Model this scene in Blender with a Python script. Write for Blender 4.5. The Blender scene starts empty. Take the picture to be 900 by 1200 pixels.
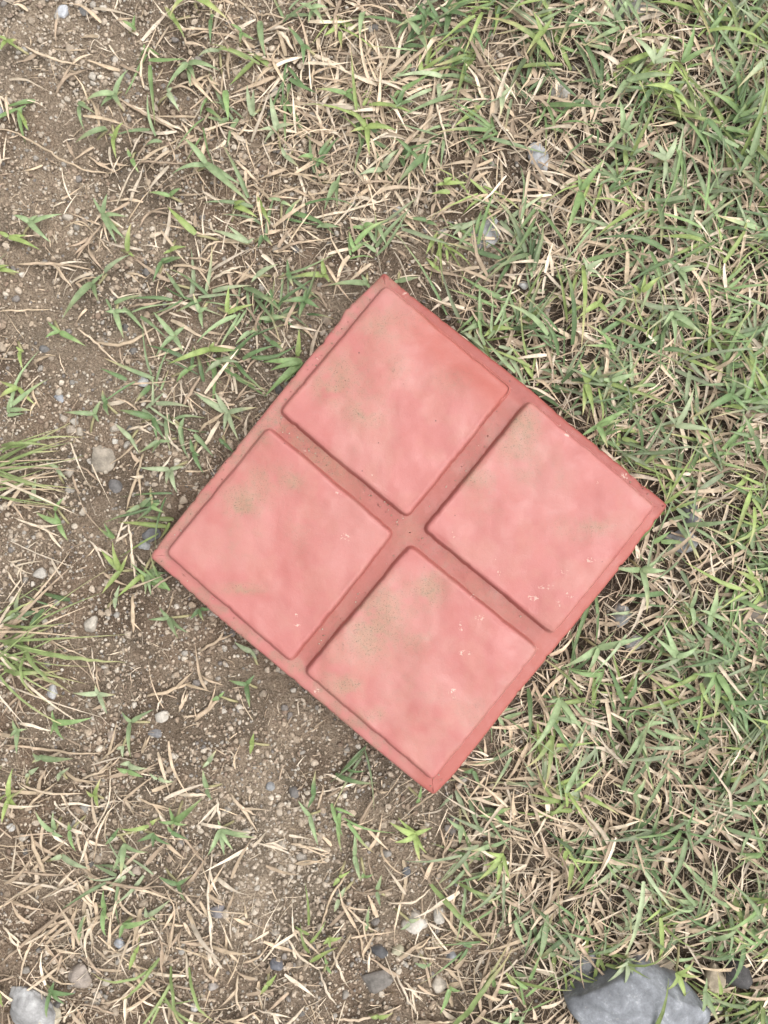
import bpy, math
import numpy as np
from mathutils import Vector

# ------------------------------------------------------------------ camera, sky, sun, exposure
PX = 0.2 / 430.0            # metres per photo pixel in the plane of the tile's top
TOPZ = 0.036                # height of the tile's raised panels
DIST = 0.44                 # camera to that plane
CAMZ = TOPZ + DIST
scene = bpy.context.scene
cam_d = bpy.data.cameras.new('camera')
cam_d.sensor_fit = 'VERTICAL'; cam_d.sensor_height = 36.0
cam_d.lens = 36.0 * DIST / (1200 * PX)
cam_d.clip_start = 0.01; cam_d.clip_end = 200.0
cam = bpy.data.objects.new('camera', cam_d)
scene.collection.objects.link(cam)
cam.location = (0, 0, CAMZ); cam.rotation_euler = (0, 0, 0)
scene.camera = cam

SUN_EL, SUN_AZ = math.radians(68), math.radians(88)     # azimuth clockwise from +Y
world = bpy.data.worlds.new('World'); scene.world = world; world.use_nodes = True
wn = world.node_tree; wn.nodes.clear()
w_out = wn.nodes.new('ShaderNodeOutputWorld'); w_bg = wn.nodes.new('ShaderNodeBackground')
w_sky = wn.nodes.new('ShaderNodeTexSky'); w_sky.sky_type = 'NISHITA'; w_sky.sun_disc = False
w_sky.sun_elevation = SUN_EL; w_sky.sun_rotation = SUN_AZ; w_sky.dust_density = 6.0
w_hs = wn.nodes.new('ShaderNodeHueSaturation'); w_hs.inputs['Saturation'].default_value = 0.10   # overcast
w_bg.inputs['Strength'].default_value = 0.15
wn.links.new(w_sky.outputs[0], w_hs.inputs['Color']); wn.links.new(w_hs.outputs[0], w_bg.inputs['Color'])
wn.links.new(w_bg.outputs[0], w_out.inputs['Surface'])
sun_d = bpy.data.lights.new('sun', 'SUN'); sun_d.energy = 0.85; sun_d.angle = math.radians(75)
sun_d.color = (1.0, 0.965, 0.92)
sun = bpy.data.objects.new('sun', sun_d); scene.collection.objects.link(sun)
sd = Vector((math.sin(SUN_AZ) * math.cos(SUN_EL), math.cos(SUN_AZ) * math.cos(SUN_EL), math.sin(SUN_EL)))
sun.rotation_euler = sd.to_track_quat('Z', 'Y').to_euler(); sun.location = sd * 5
scene.view_settings.view_transform = 'Standard'; scene.view_settings.look = 'None'
scene.view_settings.gamma = 1.0; scene.view_settings.use_curve_mapping = False
scene.view_settings.exposure = 0.64
scene.cycles.max_bounces = 6

# ------------------------------------------------------------------ helpers
COL = scene.collection
rng = np.random.default_rng(11)

def W(x, y, z=0.0):
    """photo pixel -> world xy at height z"""
    k = PX * (CAMZ - z) / DIST
    return (np.asarray(x, float) - 450) * k, (600 - np.asarray(y, float)) * k

def hash2(i, j, s):
    h = (i.astype(np.int64) * 374761393 + j.astype(np.int64) * 668265263 + s * 1442695041) & 0x7fffffff
    h = ((h ^ (h >> 13)) * 1274126177) & 0x7fffffff
    h = ((h ^ (h >> 16)) * 668265263) & 0x7fffffff
    return ((h ^ (h >> 15)) & 0xffffff) / float(0xffffff)

def vnoise(x, y, scale, seed=0):
    x = np.asarray(x, float) / scale + 1000.0; y = np.asarray(y, float) / scale + 1000.0
    i = np.floor(x); j = np.floor(y); fx = x - i; fy = y - j
    fx = fx * fx * fx * (fx * (fx * 6 - 15) + 10); fy = fy * fy * fy * (fy * (fy * 6 - 15) + 10)
    a = hash2(i, j, seed); b = hash2(i + 1, j, seed); c = hash2(i, j + 1, seed); d = hash2(i + 1, j + 1, seed)
    return (a + (b - a) * fx) * (1 - fy) + (c + (d - c) * fx) * fy       # 0..1

def fbm(x, y, scale, octv=3, seed=0):
    s = 0; a = 1; t = 0
    for k in range(octv):
        s = s + a * vnoise(x, y, scale / 2 ** k, seed + 17 * k); t += a; a *= 0.5
    return s / t

def sstep(a, b, v):
    t = np.clip((np.asarray(v, float) - a) / (b - a), 0, 1)
    return t * t * (3 - 2 * t)

def mesh_obj(name, V, F, mat, parent=None, col=None, mask=None, smooth=True, loc=None):
    V = np.asarray(V, np.float32)
    if loc is not None: V = V - np.asarray(loc, np.float32)
    me = bpy.data.meshes.new(name)
    if isinstance(F, np.ndarray):
        n, k = F.shape
        me.vertices.add(len(V)); me.vertices.foreach_set('co', V.ravel())
        me.loops.add(n * k); me.loops.foreach_set('vertex_index', F.astype(np.int32).ravel())
        me.polygons.add(n)
        me.polygons.foreach_set('loop_start', np.arange(0, n * k, k, dtype=np.int32))
        me.polygons.foreach_set('loop_total', np.full(n, k, np.int32))
        me.update(calc_edges=True)
    else:
        me.from_pydata(V.tolist(), [], F)
    if smooth: me.polygons.foreach_set('use_smooth', np.ones(len(me.polygons), bool))
    for nm, arr in (('Col', col), ('Mask', mask)):
        if arr is not None:
            a = me.attributes.new(nm, 'FLOAT_COLOR', 'POINT')
            arr = np.asarray(arr, np.float32)
            full = np.ones((len(V), 4), np.float32); full[:, :3] = arr
            a.data.foreach_set('color', full.ravel())
    me.materials.append(mat); me.validate()
    o = bpy.data.objects.new(name, me); COL.objects.link(o)
    if loc is not None and parent is None: o.location = [float(v) for v in loc]
    if parent is not None: o.parent = parent
    return o

def tag(o, label=None, cat=None, group=None, kind=None):
    if label: o['label'] = label
    if cat: o['category'] = cat
    if group: o['group'] = group
    if kind: o['kind'] = kind
    return o

# ------------------------------------------------------------------ materials
def new_mat(name):
    m = bpy.data.materials.new(name); m.use_nodes = True
    nt = m.node_tree; b = nt.nodes['Principled BSDF']
    return m, nt, b

def nd(nt, typ, **kw):
    n = nt.nodes.new(typ)
    for k, v in kw.items():
        if k in n.inputs: n.inputs[k].default_value = v
        else: setattr(n, k, v)
    return n

def mixc(nt, fac, a, b, blend='MIX'):
    n = nt.nodes.new('ShaderNodeMix'); n.data_type = 'RGBA'; n.blend_type = blend
    for sock, v in ((n.inputs['Factor'], fac), (n.inputs['A'], a), (n.inputs['B'], b)):
        if hasattr(v, 'links'): nt.links.new(v, sock)
        else: sock.default_value = v if not isinstance(v, tuple) else (*v, 1.0)
    return n.outputs['Result']

def mth(nt, op, a, b=None):
    n = nt.nodes.new('ShaderNodeMath'); n.operation = op
    for i, v in enumerate((a, b)):
        if v is None: continue
        if hasattr(v, 'links'): nt.links.new(v, n.inputs[i])
        else: n.inputs[i].default_value = v
    return n.outputs[0]

def ramp(nt, v, a, b):
    n = nt.nodes.new('ShaderNodeMapRange'); n.inputs['From Min'].default_value = a; n.inputs['From Max'].default_value = b
    nt.links.new(v, n.inputs['Value']); return n.outputs['Result']

def attr(nt, name):
    n = nt.nodes.new('ShaderNodeAttribute'); n.attribute_name = name; return n

def noise(nt, scale, detail=3, rough=0.6, vec=None):
    n = nt.nodes.new('ShaderNodeTexNoise'); n.inputs['Scale'].default_value = scale
    n.inputs['Detail'].default_value = detail; n.inputs['Roughness'].default_value = rough
    if vec is None:
        t = nt.nodes.new('ShaderNodeTexCoord'); vec = t.outputs['Object']
    nt.links.new(vec, n.inputs['Vector']); return n.outputs['Fac']

def bump(nt, h, strength, dist, bsdf):
    n = nt.nodes.new('ShaderNodeBump'); n.inputs['Strength'].default_value = strength; n.inputs['Distance'].default_value = dist
    nt.links.new(h, n.inputs['Height']); nt.links.new(n.outputs[0], bsdf.inputs['Normal'])

# soil
M_soil, nt, b = new_mat('soil')
a = attr(nt, 'Col')
n1 = noise(nt, 900, 4, 0.7); n2 = noise(nt, 260, 4, 0.7); n3 = noise(nt, 2200, 2, 0.6)
lt = mixc(nt, 1.0, a.outputs['Color'], (1.45, 1.45, 1.45), 'MULTIPLY')
c = mixc(nt, ramp(nt, n2, 0.38, 0.7), a.outputs['Color'], lt)
dk = mixc(nt, 1.0, c, (0.42, 0.40, 0.38), 'MULTIPLY')
c = mixc(nt, ramp(nt, n1, 0.62, 0.36), c, dk)
c = mixc(nt, mth(nt, 'MULTIPLY', ramp(nt, n3, 0.60, 0.70), 0.6), c, (0.55, 0.48, 0.40))
nt.links.new(c, b.inputs['Base Color']); b.inputs['Roughness'].default_value = 0.95
b.inputs['Specular IOR Level'].default_value = 0.15
bump(nt, mth(nt, 'ADD', mth(nt, 'ADD', n1, n2), mth(nt, 'MULTIPLY', n3, 0.5)), 1.0, 0.0026, b)

# grit and stones (colour per piece)
def stone_mat(name, sc, var, rough=0.85, vein=None):
    m, nt, b = new_mat(name)
    a = attr(nt, 'Col'); n1 = noise(nt, sc, 8, 0.76); n2 = noise(nt, sc * 4.3, 4, 0.7)
    dk = mixc(nt, 1.0, a.outputs['Color'], (1 - var, 1 - var, 1 - var), 'MULTIPLY')
    c = mixc(nt, ramp(nt, n1, 0.6, 0.38), a.outputs['Color'], dk)
    if vein: c = mixc(nt, mth(nt, 'MULTIPLY', ramp(nt, n1, 0.55, 0.72), vein), c, (0.62, 0.63, 0.63))
    c = mixc(nt, mth(nt, 'MULTIPLY', ramp(nt, n2, 0.62, 0.75), 0.35), c, (0.5, 0.46, 0.40))
    nt.links.new(c, b.inputs['Base Color']); b.inputs['Roughness'].default_value = rough
    b.inputs['Specular IOR Level'].default_value = 0.25
    bump(nt, mth(nt, 'ADD', n1, n2), 0.7, 0.0006, b)
    return m
M_grit = stone_mat('grit', 700, 0.35)
M_stone = stone_mat('stone', 160, 0.40, 0.8)
M_rock = stone_mat('veined_rock', 95, 0.42, 0.8, 0.5)

# grass
def leaf_mat(name, trans, rough):
    m, nt, b = new_mat(name)
    a = attr(nt, 'Col'); n1 = noise(nt, 160, 3, 0.6); n2 = noise(nt, 1100, 2, 0.6)
    lt = mixc(nt, 1.0, a.outputs['Color'], (1.30, 1.28, 1.30), 'MULTIPLY')
    dk = mixc(nt, 1.0, a.outputs['Color'], (0.72, 0.72, 0.70), 'MULTIPLY')
    c = mixc(nt, ramp(nt, n1, 0.3, 0.7), dk, lt)
    c = mixc(nt, mth(nt, 'MULTIPLY', ramp(nt, n2, 0.60, 0.72), 0.35), c, (0.36, 0.27, 0.17))
    nt.links.new(c, b.inputs['Base Color']); b.inputs['Roughness'].default_value = rough
    b.inputs['Specular IOR Level'].default_value = 0.3
    tr = nt.nodes.new('ShaderNodeBsdfTranslucent'); nt.links.new(c, tr.inputs['Color'])
    mx = nt.nodes.new('ShaderNodeMixShader'); mx.inputs[0].default_value = trans
    nt.links.new(b.outputs[0], mx.inputs[1]); nt.links.new(tr.outputs[0], mx.inputs[2])
    nt.links.new(mx.outputs[0], nt.nodes['Material Output'].inputs['Surface'])
    bump(nt, n2, 0.3, 0.0002, b)
    return m
M_leaf = leaf_mat('green_grass', 0.18, 0.42)
M_straw = leaf_mat('dry_grass', 0.15, 0.7)

# painted concrete of the tile
M_tile, nt, b = new_mat('red_painted_concrete')
a = attr(nt, 'Col'); mk = attr(nt, 'Mask'); sp = nt.nodes.new('ShaderNodeSeparateColor'); nt.links.new(mk.outputs['Color'], sp.inputs[0])
n1 = noise(nt, 420, 4, 0.7); n2 = noise(nt, 1500, 3, 0.65); n3 = noise(nt, 95, 4, 0.6)
c = mixc(nt, mth(nt, 'MULTIPLY', ramp(nt, n3, 0.55, 0.75), 0.14), a.outputs['Color'], (0.46, 0.25, 0.20))
c = mixc(nt, mth(nt, 'MULTIPLY', ramp(nt, n1, 0.60, 0.42), 0.14), c, (0.40, 0.12, 0.10))
spk = mth(nt, 'MULTIPLY', ramp(nt, n1, 0.46, 0.68), mth(nt, 'MULTIPLY', sp.outputs[0], 0.6))
c = mixc(nt, spk, c, (0.205, 0.150, 0.105))
spk2 = mth(nt, 'MULTIPLY', ramp(nt, n2, 0.60, 0.65), mth(nt, 'ADD', mth(nt, 'MULTIPLY', sp.outputs[0], 1.0), 0.05))
c = mixc(nt, spk2, c, (0.08, 0.062, 0.05))
tv = nt.nodes.new('ShaderNodeTexCoord')
vo = nt.nodes.new('ShaderNodeTexVoronoi'); vo.inputs['Scale'].default_value = 120
nt.links.new(tv.outputs['Object'], vo.inputs['Vector'])
pit = ramp(nt, vo.outputs['Distance'], 0.062, 0.040)
sc3 = nt.nodes.new('ShaderNodeSeparateColor'); nt.links.new(vo.outputs['Color'], sc3.inputs[0])
pit = mth(nt, 'MULTIPLY', pit, ramp(nt, sc3.outputs[0], 0.60, 0.65))
c = mixc(nt, mth(nt, 'MULTIPLY', pit, 0.8), c, (0.09, 0.05, 0.045))
n4 = noise(nt, 520, 4, 0.75)
chip = mth(nt, 'MULTIPLY', ramp(nt, n4, 0.545, 0.585), ramp(nt, sp.outputs[1], 0.30, 0.65))
chip = mth(nt, 'MULTIPLY', chip, 0.85)
n5 = noise(nt, 3200, 2, 0.6)
c = mixc(nt, mth(nt, 'MULTIPLY', ramp(nt, n5, 0.60, 0.72), 0.12), c, (0.60, 0.36, 0.31))
c = mixc(nt, mth(nt, 'MULTIPLY', ramp(nt, n5, 0.40, 0.30), 0.18), c, (0.26, 0.085, 0.07))
c = mixc(nt, mth(nt, 'MULTIPLY', chip, 0.7), c, (0.66, 0.50, 0.42))
nt.links.new(c, b.inputs['Base Color']); rg = nt.nodes.new('ShaderNodeMapRange'); rg.inputs['From Min'].default_value = .35; rg.inputs['From Max'].default_value = .65; rg.inputs['To Min'].default_value = .34; rg.inputs['To Max'].default_value = .58
nt.links.new(n3, rg.inputs['Value']); nt.links.new(rg.outputs[0], b.inputs['Roughness'])
b.inputs['Specular IOR Level'].default_value = 0.35
hh = mth(nt, 'ADD', mth(nt, 'MULTIPLY', n3, 0.6), mth(nt, 'ADD', mth(nt, 'MULTIPLY', n1, 0.25), mth(nt, 'ADD', mth(nt, 'MULTIPLY', n2, 0.18), mth(nt, 'MULTIPLY', n5, 0.10))))
bump(nt, mth(nt, 'SUBTRACT', hh, mth(nt, 'ADD', mth(nt, 'MULTIPLY', pit, 0.3), mth(nt, 'MULTIPLY', chip, 0.3))), 0.38, 0.0012, b)

# ------------------------------------------------------------------ ground
OUT_PX = [(450, 320), (493, 356), (540, 393), (576, 421), (619, 455), (667, 497), (731, 549), (782, 592),
          (739, 649), (688, 713), (661, 746), (601, 819), (580, 846), (530, 909), (508, 931), (489, 917),
          (438, 875), (370, 818), (301, 760), (250, 718), (206, 678), (176, 652), (237, 574), (311, 483), (360, 422),
          (398, 377), (404, 364), (415, 354), (437, 334)]
CX, CY = W(479, 625, TOPZ)
tile_c = np.array(W([p[0] for p in OUT_PX], [p[1] for p in OUT_PX], 0.029)).T
tA = np.array(W([450, 780, 508, 178], [322, 592, 928, 652], 0.029)).T    # corners
ctr = tA.mean(0); ex = (tA[1] - tA[0]); side = np.linalg.norm(ex); ex = ex / side; ey = np.array([-ex[1], ex[0]])
def tile_sd(x, y):
    """signed distance-ish to the tile's square (negative inside)"""
    dx = np.asarray(x) - ctr[0]; dy = np.asarray(y) - ctr[1]
    u = np.abs(dx * ex[0] + dy * ex[1]); v = np.abs(dx * ey[0] + dy * ey[1])
    return np.maximum(u, v) - side / 2

def to_px(x, y):
    k = PX * CAMZ / DIST
    return np.asarray(x) / k + 450, 600 - np.asarray(y) / k

def gz(x, y):
    x = np.asarray(x, float); y = np.asarray(y, float)
    z = (fbm(x, y, 0.11, 2, 3) - 0.5) * 0.016 + (vnoise(x, y, 0.028, 5) - 0.5) * 0.0045 + (vnoise(x, y, 0.010, 6) - 0.5) * 0.0016
    m = sstep(0.0, 0.03, tile_sd(x, y))
    return z * m + (1 - m) * (-0.0012) 

def blob(px, py, cx, cy, rx, ry):
    return np.exp(-(((px - cx) / rx) ** 2 + ((py - cy) / ry) ** 2))

def lush(px, py):
    """0 bare soil .. 1 dense turf"""
    wob = (fbm(px, py, 130, 3, 21) - 0.5) * 170
    edge = np.where(py < 330, 600, np.where(py < 620, 560, 560)) + 0 * px
    v = sstep(-70, 90, px - edge + wob)
    return v

nd_, far = 300, [0.42, 0.47, 0.55, 0.68, 0.9, 1.3, 2.0, 3.5, 6, 12, 30, 80]
gx = np.concatenate([-np.array(far[::-1]) + 0.1, np.linspace(-0.28, 0.28, 380), np.array(far) - 0.1])
gy = np.concatenate([-np.array(far[::-1]), np.linspace(-0.35, 0.35, 475), np.array(far)])
X, Y = np.meshgrid(gx, gy)
fine = (fbm(X, Y, 0.007, 2, 8) - 0.5) * 0.0026 + (rng.random(X.shape) - 0.5) * 0.0008
Z = gz(X, Y) + fine * (np.maximum(np.abs(X), np.abs(Y)) < 0.5)
nx, ny = len(gx), len(gy)
idx = np.arange(nx * ny).reshape(ny, nx)
F = np.stack([idx[:-1, :-1], idx[:-1, 1:], idx[1:, 1:], idx[1:, :-1]], -1).reshape(-1, 4)
P = np.stack([X, Y, Z], -1).reshape(-1, 3)
px, py = to_px(P[:, 0], P[:, 1])
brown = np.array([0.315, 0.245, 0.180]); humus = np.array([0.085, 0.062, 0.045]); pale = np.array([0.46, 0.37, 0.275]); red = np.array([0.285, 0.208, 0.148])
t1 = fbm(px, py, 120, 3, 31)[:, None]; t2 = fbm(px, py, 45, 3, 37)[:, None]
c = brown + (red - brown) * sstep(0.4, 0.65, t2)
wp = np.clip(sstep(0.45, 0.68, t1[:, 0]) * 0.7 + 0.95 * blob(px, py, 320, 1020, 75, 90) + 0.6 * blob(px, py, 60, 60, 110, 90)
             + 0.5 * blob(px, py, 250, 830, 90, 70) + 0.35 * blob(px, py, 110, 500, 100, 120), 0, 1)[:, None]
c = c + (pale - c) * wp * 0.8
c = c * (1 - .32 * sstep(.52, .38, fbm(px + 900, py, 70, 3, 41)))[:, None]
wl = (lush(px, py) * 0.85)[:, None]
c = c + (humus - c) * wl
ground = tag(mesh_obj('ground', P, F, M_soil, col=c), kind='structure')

# ------------------------------------------------------------------ the tile
def densify(poly, n):
    poly = np.asarray(poly, float); q = np.vstack([poly, poly[:1]])
    d = np.r_[0, np.cumsum(np.linalg.norm(np.diff(q, axis=0), axis=1))]
    s = np.linspace(0, d[-1], n, endpoint=False)
    return np.stack([np.interp(s, d, q[:, 0]), np.interp(s, d, q[:, 1])], 1)

def smooth_ring(r, k):
    for _ in range(k): r = 0.25 * np.roll(r, 1, 0) + 0.5 * r + 0.25 * np.roll(r, -1, 0)
    return r

def ring_normals(r):
    t = np.roll(r, -1, 0) - np.roll(r, 1, 0); t /= np.linalg.norm(t, axis=1)[:, None] + 1e-12
    n = np.stack([t[:, 1], -t[:, 0]], 1)
    if np.mean(np.sum(n * (r - r.mean(0)), 1)) < 0: n = -n
    return n

pinkA = np.array([0.385, 0.138, 0.125]); pinkB = np.array([0.395, 0.165, 0.146]); pinkC = np.array([0.370, 0.124, 0.111])
olive = np.array([0.31, 0.21, 0.135])
STAIN = [(400, 440, 30, 30, .55), (385, 455, 14, 14, .8), (445, 385, 28, 16, .5), (430, 478, 18, 14, .9), (465, 435, 22, 18, .35), (520, 375, 34, 14, .45), (530, 445, 26, 18, .3),
         (285, 590, 26, 16, .8), (310, 560, 40, 18, .45), (280, 598, 8, 8, .9), (285, 690, 30, 7, .5), (285, 690, 6, 5, 1), (310, 515, 14, 10, .35), (345, 565, 10, 8, .5), (350, 625, 20, 30, .2),
         (612, 497, 20, 20, .8), (600, 525, 26, 20, .45), (555, 560, 22, 14, .6), (620, 545, 14, 12, .35), (680, 620, 36, 14, .35), (700, 615, 14, 8, .4), (575, 590, 20, 20, .25),
         (440, 725, 26, 36, .6), (505, 690, 16, 20, .8), (430, 745, 16, 26, .7), (470, 700, 30, 26, .25), (410, 803, 11, 7, 1.1), (436, 836, 16, 8, .8), (390, 805, 26, 22, .4), (395, 760, 18, 22, .25), (415, 845, 24, 7, .3), (470, 750, 30, 20, .25)]
CHIPS = [(690, 656, 10, 3), (662, 670, 6, 4), (640, 688, 12, 3), (625, 700, 8, 4), (668, 697, 6, 4), (654, 708, 4, 6), (680, 648, 6, 3), (405, 630, 7, 6), (398, 577, 6, 3), (530, 812, 5, 9), (545, 765, 9, 3.5),
         (563, 724, 8, 4), (530, 627, 4, 4), (475, 345, 5, 3), (667, 508, 7, 4), (655, 498, 3, 2), (373, 421, 3, 3), (443, 499, 3, 3), (355, 530, 5, 3), (347, 720, 3, 4), (371, 809, 4, 4), (452, 573, 2, 5),
         (585, 672, 3, 5), (735, 560, 8, 3), (628, 760, 3, 2), (600, 455, 3, 3), (196, 642, 4, 4), (540, 735, 3, 7), (555, 700, 4, 4), (426, 578, 2, 2), (348, 732, 5, 2), (395, 548, 2, 2), (437, 556, 3, 2), (700, 565, 2, 2), (580, 655, 2, 2)]

def tile_paint(V, ledge):
    qx = V[:, 0] / (PX * (CAMZ - V[:, 2]) / DIST) + 450; qy = 600 - V[:, 1] / (PX * (CAMZ - V[:, 2]) / DIST)
    n1 = fbm(qx, qy, 70, 4, 51); n2 = fbm(qx + 300, qy, 38, 3, 61); n3 = fbm(qx, qy, 16, 3, 71)
    c = pinkA + (pinkB - pinkA) * sstep(0.42, 0.68, n1)[:, None]
    c = c + (pinkC - c) * (sstep(0.55, 0.78, n2) * 0.75)[:, None]
    st = np.zeros(len(V))
    for (sx, sy, rx, ry, a) in STAIN:
        st += a * blob(qx, qy, sx, sy, rx, ry)
    stn = np.clip(st * sstep(0.12, 0.6, n3) * 1.4 + 0.25 * sstep(0.62, 0.8, n1) * sstep(.4, .7, n3), 0, 1)
    c = c + (olive - c) * (stn * 0.68)[:, None]
    warm = sstep(0.5, 0.72, fbm(qx, qy, 28, 4, 91))[:, None] * 0.35
    c = c * (1 - warm) + warm * np.array([0.385, 0.180, 0.140])
    ch = np.zeros(len(V))
    for (sx, sy, rx, ry) in CHIPS:
        ch += 1.4 * np.exp(-(((qx - sx) / (rx * .85)) ** 2 + ((qy - sy) / (ry * .9)) ** 2) ** 1.5)
    if ledge:                                                    # deeper red on the right-hand ledges, deepest at upper right; pink on the left
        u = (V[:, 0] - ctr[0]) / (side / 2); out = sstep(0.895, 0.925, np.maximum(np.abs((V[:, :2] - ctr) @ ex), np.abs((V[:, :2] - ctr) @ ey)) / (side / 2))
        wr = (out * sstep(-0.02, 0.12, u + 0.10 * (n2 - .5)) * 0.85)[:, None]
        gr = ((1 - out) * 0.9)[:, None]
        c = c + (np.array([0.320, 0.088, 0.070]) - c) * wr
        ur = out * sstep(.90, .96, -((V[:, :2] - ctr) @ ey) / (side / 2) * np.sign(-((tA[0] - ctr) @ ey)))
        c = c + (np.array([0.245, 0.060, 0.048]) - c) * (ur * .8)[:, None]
        c = c + (np.array([0.285, 0.084, 0.068]) - c) * gr  # groove floor: darker pigment, with recess shade baked into the colour
        dirt = np.clip(blob(qx, qy, 365, 540, 60, 46) * 1.0 + blob(qx, qy, 320, 500, 26, 22) * .8 + blob(qx, qy, 560, 520, 42, 40) * .5 + blob(qx, qy, 400, 750, 50, 60) * .35 + blob(qx, qy, 510, 650, 34, 24) * .6 + blob(qx, qy, 580, 700, 60, 40) * .45 + blob(qx, qy, 479, 622, 24, 24) * .45, 0, 1)
        c = c + (np.array([0.30, 0.165, 0.10]) - c) * (dirt * sstep(0.25, 0.7, n3) * 0.5)[:, None]
        lft = out * sstep(0.05, -0.1, u) * sstep(0.45, 0.62, fbm(qx, qy, 11, 3, 97))
        c = c + (np.array([0.27, 0.165, 0.115]) - c) * (lft * 0.45)[:, None]
        stn = np.clip(stn * 0.3 + dirt * 0.8 + lft * .5, 0, 1)
        ch = ch + 0.9 * blob(qx, qy, 735, 558, 12, 5)
    return c, np.stack([np.clip(stn, 0, 1), np.clip(ch, 0, 1), np.zeros(len(V))], 1)

tile = bpy.data.objects.new('paving_tile', None); COL.objects.link(tile); tile.location = (ctr[0], ctr[1], 0); tile.empty_display_size = 0.1
tag(tile, 'square red painted concrete tile with four raised panels lying on grassy soil', 'tile')
tloc = np.array([ctr[0], ctr[1], 0.0])

def rings_mesh(rings, cap_top=True, cap_bot=False):
    n = len(rings[0]); V = np.vstack(rings); Fq = []
    i = np.arange(n); j = (i + 1) % n
    for k in range(len(rings) - 1):
        a0 = k * n
        Fq.append(np.stack([a0 + i, a0 + j, a0 + n + j, a0 + n + i], 1))
    Fq = np.vstack(Fq).tolist()
    if cap_bot: Fq.append((np.arange(n)[::-1]).tolist())
    if cap_top: Fq.append((np.arange(n) + (len(rings) - 1) * n).tolist())
    return V, Fq

# base slab
N = 640
LEDGE = 0.0314
r0 = smooth_ring(densify(tile_c, N), 2)
nr = ring_normals(r0)
edge_n = (fbm(r0[:, 0] * 1000, r0[:, 1] * 1000, 9, 3, 77) - 0.5)
nick = -0.0016 * np.clip((fbm(r0[:, 0] * 1000, r0[:, 1] * 1000, 5, 2, 78) - 0.68) * 6, 0, 1)
r0 = r0 + nr * (edge_n * 0.0004 + nick * 0.5)[:, None]
cen = r0.mean(0)
def lev(r, z, zn=0):
    zz = np.full(len(r), z) + zn; return np.column_stack([r, zz])
en = (fbm(r0[:, 0] * 1000 + 50, r0[:, 1] * 1000, 14, 3, 81) - 0.5) * 0.0008
rings = [lev(r0 + nr * 0.0008, -0.0035), lev(r0 + nr * 0.0008, 0.004), lev(r0 + nr * 0.0006, 0.014), lev(r0 + nr * 0.0003, 0.0275), lev(r0 , 0.0299, en), lev(r0 - nr * 0.0005, 0.0308, en), lev(r0 - nr * 0.0014, 0.0313, en * .8), lev(r0 - nr * 0.003, LEDGE, en * .5)]
rin = smooth_ring(r0 - nr * 0.003, 2)
for s in np.linspace(0.985, 0.01, 75):
    rr = cen + (rin - cen) * s
    rings.append(lev(rr, LEDGE, (fbm(rr[:, 0] * 1000, rr[:, 1] * 1000, 10, 3, 83) - .5) * 0.0007))
V, Fq = rings_mesh(rings, True, True)
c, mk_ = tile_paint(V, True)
mesh_obj('base_slab', V, Fq, M_tile, tile, col=c, mask=mk_, loc=tloc)

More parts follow.
